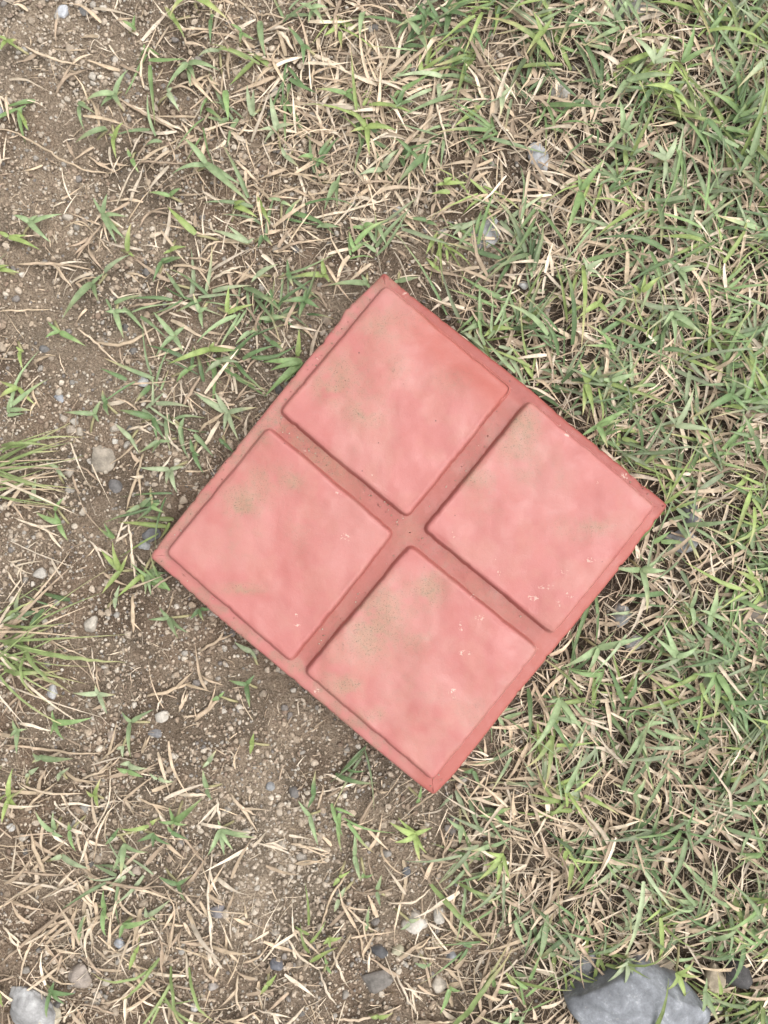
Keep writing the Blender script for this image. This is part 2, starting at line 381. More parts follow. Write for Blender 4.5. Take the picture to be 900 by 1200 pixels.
PADS = [[(452, 335), (598, 454), (477, 604), (329, 482)],
        [(621, 471), (768, 594), (648, 742), (499, 620)],
        [(314, 502), (459, 625), (340, 775), (195, 648)],
        [(481, 641), (630, 762), (507, 914), (358, 788)]]
for k, pad in enumerate(PADS):
    pw = np.array(W([p[0] for p in pad], [p[1] for p in pad], TOPZ)).T
    r = densify(pw, 320)
    r = smooth_ring(r, 6)
    nn = smooth_ring(ring_normals(r), 6); nn /= np.linalg.norm(nn, axis=1)[:, None]
    r = r + nn * ((fbm(r[:, 0] * 1000, r[:, 1] * 1000, 14, 3, 200 + k) - 0.5) * 0.0008 + np.minimum(0, .62 - fbm(r[:, 0] * 1000, r[:, 1] * 1000, 4, 2, 260 + k)) * .0018)[:, None]
    pc = r.mean(0)
    def top(rr):
        qx, qy = rr[:, 0] * 1000, rr[:, 1] * 1000
        z = TOPZ + (fbm(qx, qy, 26, 2, 300 + k) - .5) * 0.0030 + (fbm(qx, qy, 10, 2, 330 + k) - .5) * 0.0009
        if k == 0:                                                # worn, rolled-off shoulder along the far right side
            dd = np.abs((rr - tA[0]) @ ey)
            z = z - 0.0030 * (1 - sstep(0.007, 0.020, dd)) * sstep(0.025, 0.06, (rr - tA[0]) @ ex)
        return z
    tz = top(r)
    rings = [lev(r + nn * 0.0024, LEDGE - 0.0006), lev(r + nn * 0.0014, LEDGE + 0.0003), lev(r + nn * 0.0009, LEDGE + 0.0012),
             np.column_stack([r + nn * 0.0006, tz - 0.0021]), np.column_stack([r + nn * 0.0003, tz - 0.0011]), np.column_stack([r - nn * 0.0001, tz - 0.0005]), np.column_stack([r - nn * 0.0007, tz - 0.0002]), np.column_stack([r - nn * 0.0014, tz - 0.00005])]
    rin = r - nn * 0.0020
    for s in np.linspace(1, 0.012, 46):
        rr = pc + (rin - pc) * s
        rings.append(np.column_stack([rr, top(rr)]))
    V, Fq = rings_mesh(rings)
    c, mk_ = tile_paint(V, False)
    # foot of each panel takes the groove's darker pigment and painted-in shade
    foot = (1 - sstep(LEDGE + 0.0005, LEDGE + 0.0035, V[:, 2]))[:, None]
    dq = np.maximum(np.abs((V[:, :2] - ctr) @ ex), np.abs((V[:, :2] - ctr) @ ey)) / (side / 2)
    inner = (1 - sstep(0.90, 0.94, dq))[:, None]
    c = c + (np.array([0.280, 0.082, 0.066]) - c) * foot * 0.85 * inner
    if k == 0:                                                    # deeper red along the worn shoulder
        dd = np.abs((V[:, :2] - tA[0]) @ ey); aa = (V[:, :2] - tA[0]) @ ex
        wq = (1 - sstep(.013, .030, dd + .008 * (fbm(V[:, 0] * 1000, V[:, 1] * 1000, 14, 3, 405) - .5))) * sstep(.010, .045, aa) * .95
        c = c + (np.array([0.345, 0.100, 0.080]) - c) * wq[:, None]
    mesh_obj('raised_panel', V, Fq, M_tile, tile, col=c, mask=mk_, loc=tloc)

# ------------------------------------------------------------------ stones
def ico(sub):
    t = (1 + 5 ** .5) / 2
    v = np.array([(-1, t, 0), (1, t, 0), (-1, -t, 0), (1, -t, 0), (0, -1, t), (0, 1, t), (0, -1, -t), (0, 1, -t), (t, 0, -1), (t, 0, 1), (-t, 0, -1), (-t, 0, 1)], float)
    v /= np.linalg.norm(v[0])
    f = [(0, 11, 5), (0, 5, 1), (0, 1, 7), (0, 7, 10), (0, 10, 11), (1, 5, 9), (5, 11, 4), (11, 10, 2), (10, 7, 6), (7, 1, 8), (3, 9, 4), (3, 4, 2), (3, 2, 6), (3, 6, 8), (3, 8, 9), (4, 9, 5), (2, 4, 11), (6, 2, 10), (8, 6, 7), (9, 8, 1)]
    v = list(map(tuple, v))
    for _ in range(sub):
        cache = {}; nf = []
        def mid(i, j):
            key = (min(i, j), max(i, j))
            if key not in cache:
                m = (np.array(v[i]) + np.array(v[j])); m /= np.linalg.norm(m); v.append(tuple(m)); cache[key] = len(v) - 1
            return cache[key]
        for a_, b_, c_ in f:
            ab, bc, ca = mid(a_, b_), mid(b_, c_), mid(c_, a_)
            nf += [(a_, ab, ca), (b_, bc, ab), (c_, ca, bc), (ab, bc, ca)]
        f = nf
    return np.array(v), np.array(f)
ICO0, ICO1, ICO2, ICO3, ICO4 = ico(0), ico(1), ico(2), ico(3), ico(4)

def rock_shape(base, seed, cuts, rough):
    g = np.random.default_rng(seed); v = base[0].copy()
    for _ in range(cuts):                                        # planar facets
        n = g.normal(size=3); n /= np.linalg.norm(n); d = g.uniform(0.55, 0.9)
        s = v @ n; m = s > d; v[m] -= np.outer((s[m] - d) * 0.85, n)
    for fq, am in ((1.6, rough), (4.0, rough * 0.4), (9, rough * 0.2)):
        ph = g.uniform(0, 6.28, (3, 3)); kk = g.normal(size=(3, 3)) * fq
        v = v * (1 + am * np.sin(v @ kk.T + ph[0]).mean(1))[:, None]
    return v

def add_stone(name, x, y, w, h, ang, colr, seed, label, group=None, mat=None, sub=None, up=0.5, cuts=13, rough=0.17, sink=0.42):
    """w,h in photo pixels; ang in degrees"""
    base = sub or (ICO3 if max(w, h) > 22 else ICO2)
    v = rock_shape(base, seed, cuts, rough)
    v = v / np.maximum(np.abs(v).max(0), 1e-6)
    k = PX * CAMZ / DIST
    v = v * np.array([w / 2 * k, h / 2 * k, up * min(w, h) * k])
    a_ = math.radians(ang); R = np.array([[math.cos(a_), -math.sin(a_)], [math.sin(a_), math.cos(a_)]])
    v[:, :2] = v[:, :2] @ R.T
    wx, wy = W(x, y, 0); z0 = float(gz(wx, wy))
    hz = v[:, 2].max()
    loc = np.array([float(wx), float(wy), z0])
    v = v + np.array([0, 0, hz * (1 - 2 * sink)])
    cc = (np.asarray(colr, float) * .86 + np.array([.30, .24, .18]) * .10) * np.ones((len(v), 1))
    nz_ = fbm(v[:, 0] * 1000 + seed * 7, v[:, 1] * 1000, 6, 3, seed)
    cc = cc * (0.75 + 0.5 * nz_[:, None])
    low = np.clip(1 - (v[:, 2] / max(hz, 1e-6)) * 2.2, 0, 1) * (.4 + .6 * nz_)          # soil clinging to the buried part
    cc = cc + (np.array([.26, .20, .145]) - cc) * low[:, None] * .7
    o = mesh_obj(name, v + loc, base[1], mat or M_stone, col=cc, loc=loc)
    tag(o, label, 'stone', group)
    return o

GREY = (0.30, 0.305, 0.31); BLUE = (0.27, 0.29, 0.315); LIGHT = (0.52, 0.50, 0.47); WHITE = (0.68, 0.66, 0.62); DARK = (0.10, 0.10, 0.105); TAN = (0.40, 0.33, 0.25); BROWN = (0.24, 0.19, 0.145)
add_stone('rock', 742, 1162, 168, 116, -14, (0.265, 0.285, 0.315), 5, 'large blue-grey rock with whitish patches half buried among grass', mat=M_rock, sub=ICO4, up=0.38, cuts=6, rough=0.13, sink=0.40)
add_stone('rock', 684, 1128, 46, 30, 40, (0.20, 0.21, 0.22), 6, 'dark grey stone wedged against the large blue-grey rock', mat=M_rock, up=0.4)
add_stone('rock', 859, 1138, 36, 40, 20, (0.06, 0.062, 0.068), 7, 'black rounded stone in a soil hollow beside the large blue-grey rock', up=0.55, cuts=4, sink=0.3)
add_stone('stone', 833, 1138, 26, 38, -10, (0.50, 0.42, 0.31), 8, 'tan stone beside the black rounded stone', up=0.5, sink=0.3)
add_stone('stone', 774, 1127, 30, 26, 0, (0.40, 0.34, 0.26), 9, 'brownish tan stone behind the large blue-grey rock', up=0.45)
add_stone('stone', 838, 1185, 26, 22, 10, (0.2, 0.18, 0.15), 10, 'small brown stone at the foot of the large blue-grey rock', up=0.4)
add_stone('rock', 40, 1176, 72, 50, -55, (0.40, 0.40, 0.40), 112, 'grey stone with pale mineral stain in the dry grass', mat=M_rock, up=0.36, sub=ICO4, cuts=22, rough=.22)
add_stone('stone', 60, 1184, 34, 36, 0, (0.62, 0.56, 0.43), 13, 'cream coloured stone leaning on the pale-stained grey stone', up=0.5, sink=.3, cuts=18)
add_stone('stone', 95, 1140, 28, 30, 15, (0.34, 0.29, 0.25), 114, 'grey-brown angular stone beside the cream coloured stone', up=0.35)
add_stone('stone', 489, 1086, 38, 29, 25, (0.66, 0.61, 0.54), 15, 'larger chalky white stone on bare soil', up=0.45)
add_stone('stone', 515, 1077, 17, 20, 0, (0.66, 0.62, 0.55), 16, 'smaller chalky white stone next to the larger one', up=0.5)
add_stone('stone', 445, 1118, 24, 15, -30, (0.09, 0.095, 0.105), 17, 'black elongated pebble beside a yellowish pebble', up=0.45)
add_stone('stone', 467, 1117, 16, 15, 0, (0.60, 0.56, 0.40), 18, 'yellowish round pebble beside the black elongated pebble', up=0.5)
add_stone('stone', 442, 1150, 40, 30, 5, (0.20, 0.185, 0.17), 19, 'flat dark grey stone sunk in soil below the black pebble', up=0.22, sink=0.4)
add_stone('stone', 513, 1154, 22, 20, 0, (0.56, 0.50, 0.42), 20, 'pale tan stone partly under grass blades', up=0.5)
add_stone('stone', 529, 1122, 13, 13, 0, (0.36, 0.37, 0.39), 21, 'small blue-grey pebble near the chalky white stones', up=0.5)
add_stone('stone', 325, 1130, 15, 20, 30, (0.17, 0.18, 0.21), 22, 'dark blue pebble at the edge of the pale gravel patch', up=0.5)
add_stone('stone', 478, 1025, 13, 14, 0, (0.14, 0.15, 0.165), 23, 'dark slate pebble below the tile corner', up=0.5)
add_stone('stone', 569, 275, 44, 34, 35, (0.36, 0.365, 0.375), 24, 'blue-grey stone half covered by dry grass above the tile', mat=M_rock, up=0.4, sink=0.48)
add_stone('stone', 468, 247, 15, 18, 20, (0.52, 0.54, 0.57), 25, 'light blue-grey pebble amid dry grass', up=0.5)
add_stone('stone', 631, 188, 28, 40, 15, (0.46, 0.47, 0.49), 26, 'pale grey stone showing between grass blades', mat=M_rock, up=0.4, sink=0.48)
add_stone('stone', 655, 110, 26, 22, 0, (0.44, 0.42, 0.38), 27, 'greyish stone buried under straw', up=0.4)
add_stone('rock', 742, 18, 64, 32, 0, (0.36, 0.35, 0.33), 28, 'rough grey stone under arching green blades', mat=M_rock, up=0.4)
add_stone('stone', 708, 44, 14, 11, 0, (0.45, 0.46, 0.45), 29, 'small grey pebble beside the rough grey stone', up=0.5)
add_stone('rock', 799, 634, 42, 30, 10, (0.33, 0.345, 0.36), 30, 'blue-grey stone at the right corner of the tile', mat=M_rock, up=0.4)
add_stone('stone', 806, 600, 30, 30, 0, (0.22, 0.225, 0.235), 31, 'darker grey stone touching the blue-grey one by the tile corner', up=0.45)
add_stone('rock', 880, 718, 46, 46, 30, (0.27, 0.235, 0.20), 32, 'brownish lump of stone in a gap in the turf', mat=M_rock, up=0.4)
add_stone('stone', 728, 722, 26, 30, 0, (0.28, 0.29, 0.29), 33, 'grey stone almost hidden by dry stalks', up=0.4)
add_stone('stone', 745, 755, 24, 20, 20, (0.32, 0.32, 0.32), 34, 'small grey stone sunk in dark soil', up=0.35)
add_stone('stone', 118, 541, 42, 42, 40, (0.36, 0.315, 0.255), 35, 'flat greyish clod on bare soil', up=0.16, sink=0.35, rough=0.25)
add_stone('stone', 133, 569, 20, 20, 0, (0.17, 0.165, 0.165), 36, 'dark grey flat stone touching the greyish clod', up=0.3)
add_stone('stone', 108, 731, 20, 22, 0, (0.52, 0.47, 0.40), 37, 'pale rough pebble standing in fine gravel', up=0.45)
add_stone('stone', 47, 672, 20, 14, 25, (0.58, 0.54, 0.48), 38, 'white pebble on bare soil with a tan one beside it', up=0.5)
add_stone('stone', 60, 669, 11, 12, 0, (0.56, 0.48, 0.38), 39, 'tan pebble touching a white pebble', up=0.5)
add_stone('stone', 61, 813, 15, 22, 0, (0.58, 0.58, 0.58), 40, 'half white half dark pebble among long blades', up=0.5)
add_stone('stone', 73, 12, 17, 16, 10, (0.56, 0.58, 0.62), 41, 'light bluish faceted pebble in gravel', up=0.5)
add_stone('stone', 96, 10, 15, 12, 0, (0.26, 0.26, 0.26), 42, 'dark grey pebble next to the light bluish faceted one', up=0.5)
add_stone('stone', 3, 139, 18, 15, 0, (0.44, 0.46, 0.48), 43, 'bluish pebble beside a long dry runner', up=0.5)
add_stone('stone', 72, 467, 14, 10, -30, (0.40, 0.42, 0.45), 44, 'blue-grey flat pebble on smooth bare soil', up=0.4)
add_stone('stone', 168, 448, 16, 12, -25, (0.56, 0.57, 0.56), 45, 'pale bluish pebble in a patch of loose gravel', up=0.45)
add_stone('stone', 55, 411, 13, 10, 0, (0.20, 0.20, 0.20), 46, 'dark rounded pebble beside a loose dry leaf', up=0.5)
add_stone('stone', 95, 600, 12, 12, 0, (0.50, 0.44, 0.36), 47, 'brownish pebble nearest the flat greyish clod', up=0.5)
add_stone('stone', 84, 503, 14, 11, 0, (0.50, 0.43, 0.35), 48, 'tan pebble in a cluster of four', up=0.5)
add_stone('stone', 94, 506, 12, 12, 0, (0.53, 0.47, 0.39), 49, 'light tan pebble in a cluster of four', up=0.5)
add_stone('stone', 76, 491, 11, 9, 0, (0.47, 0.41, 0.34), 50, 'brownish tan pebble in a cluster of four', up=0.5)
add_stone('stone', 88, 494, 12, 10, 0, (0.50, 0.46, 0.40), 51, 'greyish tan pebble in a cluster of four', up=0.5)
add_stone('stone', 135, 517, 10, 8, 0, (0.72, 0.68, 0.60), 52, 'tiny cream pebble above the greyish clod', up=0.5)
add_stone('stone', 142, 1102, 15, 14, 0, (0.52, 0.55, 0.60), 53, 'pale blue pebble beside dry stalks', up=0.5)
add_stone('stone', 258, 1064, 22, 17, 0, (0.24, 0.23, 0.24), 54, 'dark oval stone next to a long straw stem', up=0.3)
add_stone('stone', 354, 1008, 14, 18, 10, (0.42, 0.38, 0.33), 55, 'grey-brown pebble beside a straw tuft', up=0.45)
add_stone('stone', 346, 925, 15, 16, 0, (0.20, 0.19, 0.185), 56, 'dark clod-like pebble near a short green shoot', up=0.45)
add_stone('stone', 318, 917, 12, 12, 0, (0.30, 0.31, 0.32), 57, 'slate grey pebble on the gravel below the tile', up=0.5)
add_stone('stone', 192, 838, 20, 14, 20, (0.52, 0.48, 0.42), 58, 'whitish pebble with a dark pebble below it', up=0.5)
add_stone('stone', 185, 857, 18, 12, 0, (0.25, 0.25, 0.26), 59, 'dark pebble below a whitish pebble', up=0.4)
add_stone('stone', 132, 860, 12, 12, 0, (0.45, 0.36, 0.29), 60, 'reddish brown round pebble on dark soil', up=0.5)
add_stone('stone', 250, 720, 14, 12, 0, (0.52, 0.46, 0.40), 61, 'tan pebble under the lower left side of the tile', up=0.5)
add_stone('stone', 178, 627, 24, 16, 20, (0.16, 0.165, 0.175), 62, 'dark grey stone beside the left corner of the tile', up=0.4)
add_stone('stone', 170, 639, 16, 12, 0, (0.46, 0.47, 0.47), 63, 'light grey pebble by the left corner of the tile', up=0.4)
add_stone('stone', 13, 968, 12, 11, 0, (0.62, 0.60, 0.56), 64, 'whitish pebble at the fringe of a grass tuft', up=0.5)
add_stone('stone', 28, 981, 13, 10, 0, (0.56, 0.50, 0.42), 65, 'tan flat pebble near the whitish pebble', up=0.5)
add_stone('stone', 163, 1016, 14, 11, 0, (0.40, 0.33, 0.27), 66, 'brown pebble between two green sprigs', up=0.5)
add_stone('stone', 250, 1156, 13, 11, 0, (0.42, 0.38, 0.35), 67, 'grey-brown pebble by thin green blades', up=0.5)
add_stone('stone', 228, 1180, 11, 14, 0, (0.60, 0.58, 0.55), 68, 'small whitish pebble among thin green blades', up=0.5)
add_stone('stone', 612, 337, 14, 11, 0, (0.60, 0.60, 0.58), 69, 'whitish pebble between dry stalks above the tile', up=0.5)
add_stone('stone', 640, 365, 10, 9, 0, (0.45, 0.40, 0.34), 70, 'tan pebble in the soil gap above the tile', up=0.5)
add_stone('stone', 715, 370, 14, 10, 0, (0.52, 0.46, 0.38), 71, 'tan angular pebble lying in a bare gap of the turf', up=0.4)

def zone(x, y):
    if y > 820 and 430 < x < 600: return 'bottom'
    if abs(y - (652 - (x - 178) * 330 / 272)) < 60 and 170 < x < 460 and y < 660: return 'upper_left'
    if x < 110 and 500 < y < 830: return 'left'
    if y > 640 and 150 < x < 470 and abs(y - (652 + (x - 178) * 276 / 330)) < 70: return 'lower_left'
    if y > 900: return 'low'
    if x >= 600: return 'turf'
    if y < 330 and x >= 300: return 'top'
    return 'soil'
PLACE = {'bottom': 'by the bottom corner of the red tile', 'upper_left': 'along the upper left tile edge', 'left': 'beside the sprawling long-bladed clump',
         'lower_left': 'along the lower left tile edge', 'low': 'on the gravelly ground below the tile', 'top': 'in the straw litter above the tile', 'soil': 'on bare gritty soil', 'turf': 'in the turf beside the tile'}
MARKS = [(742, 1165, 95, 'near the large blue-grey rock'), (40, 1178, 70, 'near the pale-stained grey stone'), (490, 1085, 48, 'near the chalky white stones'), (455, 1118, 42, 'near the black elongated pebble'),
         (442, 1150, 40, 'near the flat dark grey stone'), (569, 275, 50, 'near the half-covered blue-grey stone'), (631, 188, 45, 'near the pale grey stone'), (118, 541, 55, 'near the flat greyish clod'),
         (108, 731, 42, 'near the pale rough pebble'), (50, 672, 45, 'near the white pebble'), (61, 813, 42, 'near the half white pebble'), (75, 12, 45, 'near the light bluish faceted pebble'),
         (72, 467, 40, 'near the blue-grey flat pebble'), (168, 448, 42, 'near the pale bluish pebble'), (55, 411, 40, 'near the dark rounded pebble'), (86, 500, 30, 'near the cluster of four pebbles'),
         (142, 1102, 42, 'near the pale blue pebble'), (258, 1064, 42, 'near the dark oval stone'), (354, 1008, 40, 'near the grey-brown pebble'), (346, 925, 40, 'near the dark clod-like pebble'),
         (190, 845, 42, 'near the whitish and dark pebble pair'), (174, 632, 42, 'near the left tile corner'), (452, 322, 60, 'near the top tile corner'), (508, 928, 50, 'near the bottom tile corner'),
         (325, 1130, 40, 'near the dark blue pebble'), (320, 1020, 60, 'on the pale gravel patch'), (20, 975, 38, 'near the whitish pebble by a tuft'), (468, 247, 38, 'near the light blue-grey pebble'), (3, 139, 50, 'near the bluish pebble'),
         (478, 1025, 36, 'near the dark slate pebble')]
NUM = ['no', 'one', 'two', 'three', 'four', 'five', 'six', 'seven']
def place(x, y):
    best = None
    for mx, my, r_, t_ in MARKS:
        d_ = math.hypot(x - mx, y - my) / r_
        if d_ < 1 and (best is None or d_ < best[0]): best = (d_, t_)
    return best[1] if best else PLACE[zone(x, y)]
USED = {}

# lookalike pebbles scattered on the bare soil
KINDS = [('small tan pebble lying loose', 'small tan pebbles on bare soil', (0.42, 0.345, 0.265)),
         ('small whitish pebble lying loose', 'small whitish pebbles on bare soil', (0.54, 0.48, 0.40)),
         ('small dark grey pebble lying loose', 'small dark grey pebbles on bare soil', (0.17, 0.162, 0.155)),
         ('small mid grey pebble lying loose', 'small mid grey pebbles on bare soil', (0.35, 0.33, 0.30))]
g = np.random.default_rng(5); placed = 0
while placed < 110:
    x, y = g.uniform(4, 620), g.uniform(4, 1196)
    wx, wy = W(x, y, 0)
    if tile_sd(wx, wy) < 0.006 or lush(np.array([x]), np.array([y]))[0] > 0.25: continue
    kk = g.choice(4, p=[0.5, 0.18, 0.14, 0.18]); s = g.uniform(7, 12)
    add_stone('pebble', x, y, s * g.uniform(.9, 1.3), s, g.uniform(0, 180), np.array(KINDS[kk][2]) * g.uniform(.85, 1.15), 500 + placed, KINDS[kk][0] + ' ' + place(x, y), KINDS[kk][1], up=0.45, sub=ICO2, rough=0.2, cuts=14, sink=0.45)
    placed += 1

# fine gravel: uncountable
def grit(name, n, base, rlo, rhi, seed, label, dens):
    g = np.random.default_rng(seed)
    k = PX * CAMZ / DIST
    x = g.uniform(-0.27, 0.27, n * 6); y = g.uniform(-0.34, 0.34, n * 6)
    px, py = to_px(x, y)
    keep = (g.random(n * 6) < dens(px, py)) & (tile_sd(x, y) > -0.012)
    x, y, px, py = x[keep][:n], y[keep][:n], px[keep][:n], py[keep][:n]; n = len(x)
    shapes = np.stack([rock_shape(base, seed + q, 9, 0.30) for q in range(24)])
    S = shapes[g.integers(0, 24, n)]
    r = rlo + (rhi - rlo) * g.random(n) ** 1.9
    r3 = r[:, None] * g.uniform(0.75, 1.25, (n, 3)) * np.array([1.05, 1.05, 0.75])
    A = g.uniform(0, 2 * np.pi, n); ca, sa = np.cos(A)[:, None], np.sin(A)[:, None]
    v = S * r3[:, None, :]
    vx = v[:, :, 0] * ca - v[:, :, 1] * sa; vy = v[:, :, 0] * sa + v[:, :, 1] * ca
    z = gz(x, y) + r * 0.42
    V = np.stack([vx + x[:, None], vy + y[:, None], v[:, :, 2] + z[:, None]], -1).reshape(-1, 3)
    nv = base[0].shape[0]
    F = (base[1][None] + (np.arange(n) * nv)[:, None, None]).reshape(-1, 3)
    pal = np.array([(0.47, 0.375, 0.28), (0.53, 0.44, 0.345), (0.60, 0.52, 0.42), (0.37, 0.285, 0.21), (0.38, 0.345, 0.30), (0.24, 0.215, 0.195), (0.60, 0.54, 0.46), (0.26, 0.19, 0.14)])
    pr = np.array([.27, .19, .10, .20, .08, .04, .04, .08])
    c = pal[g.choice(len(pal), n, p=pr)] * g.uniform(.78, 1.2, (n, 1))
    pb = np.clip(blob(px, py, 320, 1020, 75, 90) + .5 * blob(px, py, 60, 60, 110, 90), 0, 1)[:, None]
    c = c + (np.array([0.58, 0.51, 0.42]) - c) * pb * 0.45
    c = c * (1 - 0.6 * lush(px, py))[:, None]
    o = mesh_obj(name, V, F, M_grit, col=np.repeat(c, nv, 0))
    return tag(o, label, 'gravel', kind='stuff')
patch = lambda px, py: fbm(px, py, 60, 3, 131)
d1 = lambda px, py: np.clip((0.15 + 1.1 * sstep(0.38, 0.66, patch(px, py)) + 1.2 * blob(px, py, 320, 1020, 80, 100) + .6 * blob(px, py, 70, 60, 140, 110)) * (1 - 0.72 * lush(px, py)), 0, 1)
d2 = lambda px, py: np.clip((0.35 + 0.9 * sstep(0.35, 0.62, patch(px + 400, py)) + 1.0 * blob(px, py, 320, 1020, 80, 100)) * (1 - 0.7 * lush(px, py)), 0, 1)
grit('coarse_gravel', 6500, ICO1, 0.0008, 0.0022, 900, 'coarse tan and grey grit strewn over the bare soil', d1)
grit('medium_gravel', 38000, ICO0, 0.0005, 0.0014, 930, 'rounded tan and brown grains bedded in the bare soil', d2)
grit('fine_gravel', 20000, ICO0, 0.00030, 0.0008, 950, 'fine sandy grit covering the bare soil', d2)

# crumbs of soil lying in the grooves and on the ledges of the tile
gc = np.random.default_rng(61); Vc, Fc, Cc = [], [], []
segs = [((325, 495), (470, 612), 46), ((490, 612), (612, 462), 16), ((470, 640), (350, 782), 20), ((490, 630), (640, 752), 10), ((440, 338), (325, 478), 22), ((300, 510), (190, 645), 12), ((205, 665), (345, 782), 10), ((735, 555), (772, 590), 8), ((500, 915), (520, 912), 8)]
for (p0, p1, n) in segs:
    for q in range(n):
        t_ = gc.random(); x = p0[0] + (p1[0] - p0[0]) * t_ + gc.normal(0, 3.2); y = p0[1] + (p1[1] - p0[1]) * t_ + gc.normal(0, 3.2)
        wx, wy = W(x, y, LEDGE); r_ = gc.uniform(.00018, .00050)
        v = rock_shape(ICO0, 3000 + len(Vc), 6, .3) * r_ * np.array([1.2, 1, .8]); v[:, 2] += LEDGE + r_ * .45
        v[:, 0] += wx; v[:, 1] += wy
        Fc.append(ICO0[1] + 12 * len(Vc)); Vc.append(v); Cc.append(np.ones((12, 1)) * np.array([(.34, .25, .18), (.28, .20, .14), (.50, .42, .33), (.42, .19, .16)][gc.integers(0, 4)]))
tag(mesh_obj('soil_crumbs', np.vstack(Vc), np.vstack(Fc), M_grit, col=np.vstack(Cc)), 'tiny crumbs of soil and grit lying in the grooves of the red tile', 'soil', kind='stuff')

# ------------------------------------------------------------------ grass
def blades(base, az, L, wid, rise, tipz, bend, fold, twist, nseg, flat_end=0.04, wprof='leaf', kink=None):
    """vectorised grass blades. all (n,) arrays; returns verts (n, 3*(nseg+1), 3), face template"""
    n = len(L); t = np.linspace(0, 1, nseg + 1)[None]
    d = np.stack([np.cos(az), np.sin(az)], 1); q = np.stack([-d[:, 1], d[:, 0]], 1)
    along = L[:, None] * t
    lat = (bend * L)[:, None] * t ** 2
    if kink is not None: lat = lat + (kink[0] * L)[:, None] * np.maximum(0, t - kink[1][:, None])
    x = base[:, 0, None] + d[:, 0, None] * along + q[:, 0, None] * lat
    y = base[:, 1, None] + d[:, 1, None] * along + q[:, 1, None] * lat
    z = base[:, 2, None] + rise[:, None] * 4 * t * (1 - t) + tipz[:, None] * t
    if wprof == 'leaf': w = np.minimum(1, 0.62 + 2.6 * t) * (1 - t ** 1.7) ** 0.9
    else: w = np.minimum(1, 0.6 + 2.5 * t) * (1 - 0.75 * t ** 2)
    w = np.maximum(w, flat_end) * wid[:, None] * 0.5
    tx = d[:, 0, None] + q[:, 0, None] * 2 * bend[:, None] * t; ty = d[:, 1, None] + q[:, 1, None] * 2 * bend[:, None] * t
    ln = np.sqrt(tx ** 2 + ty ** 2); sx, sy = -ty / ln, tx / ln
    tw = twist[:, None] * (t - 0.2); cw, sw = np.cos(tw), np.sin(tw)
    fz = fold[:, None] * w
    c_ = np.stack([x, y, z], -1)
    l = np.stack([x + sx * w * cw, y + sy * w * cw, z + fz + w * sw], -1)
    r = np.stack([x - sx * w * cw, y - sy * w * cw, z + fz - w * sw], -1)
    V = np.stack([l, c_, r], 2).reshape(n, -1, 3)
    F = []
    for k in range(nseg):
        a0 = 3 * k
        F += [(a0, a0 + 1, a0 + 4, a0 + 3), (a0 + 1, a0 + 2, a0 + 5, a0 + 4)]
    return V, np.array(F)

def blade_cols(c, nseg, g, tipc=None, tipw=None):
    """c (n,3) -> per vertex"""
    n = len(c); t = np.linspace(0, 1, nseg + 1)[None, :, None]
    cc = c[:, None, :] * np.ones((1, nseg + 1, 1))
    if tipc is not None: cc = cc + (np.asarray(tipc) - cc) * (tipw[:, None, None] * np.clip((t - .45) / .55, 0, 1))
    cc = cc[:, :, None, :] * np.array([0.96, 1.10, 1.0])[None, None, :, None]
    return cc.reshape(n, -1, 3)

G_PAL = np.array([(0.172, 0.256, 0.102), (0.225, 0.298, 0.155), (0.115, 0.180, 0.078), (0.258, 0.308, 0.185), (0.232, 0.300, 0.100), (0.178, 0.236, 0.120)])
G_WORD = ['fresh green', 'pale green', 'dark green', 'greyish green', 'yellowish green', 'dull green']
S_PAL = np.array([(0.54, 0.435, 0.315), (0.61, 0.515, 0.390), (0.46, 0.360, 0.255), (0.36, 0.278, 0.200), (0.59, 0.505, 0.395), (0.50, 0.395, 0.275)])
S_WORD = ['straw-coloured', 'pale', 'tan', 'brownish', 'bleached', 'sandy']
STRAW_TIP = np.array([0.52, 0.42, 0.24])

def tube(pts, rad, sides=5, flat=0.6):
    pts = np.asarray(pts, float); n = len(pts)
    tg = np.gradient(pts, axis=0); tg /= np.linalg.norm(tg, axis=1)[:, None] + 1e-9
    s = np.stack([-tg[:, 1], tg[:, 0], np.zeros(n)], 1); s /= np.linalg.norm(s, axis=1)[:, None] + 1e-9
    u = np.cross(s, tg) * -1
    A = np.linspace(0, 2 * np.pi, sides, endpoint=False)
    rad = np.broadcast_to(rad, (n,))
    V = (pts[:, None] + s[:, None] * np.cos(A)[None, :, None] * rad[:, None, None] + u[:, None] * np.sin(A)[None, :, None] * rad[:, None, None] * flat).reshape(-1, 3)
    F = []
    for k in range(n - 1):
        for i in range(sides):
            j = (i + 1) % sides
            F.append((k * sides + i, k * sides + j, (k + 1) * sides + j, (k + 1) * sides + i))
    F.append(tuple(range(sides))[::-1]); F.append(tuple((n - 1) * sides + i for i in range(sides)))
    return V, F

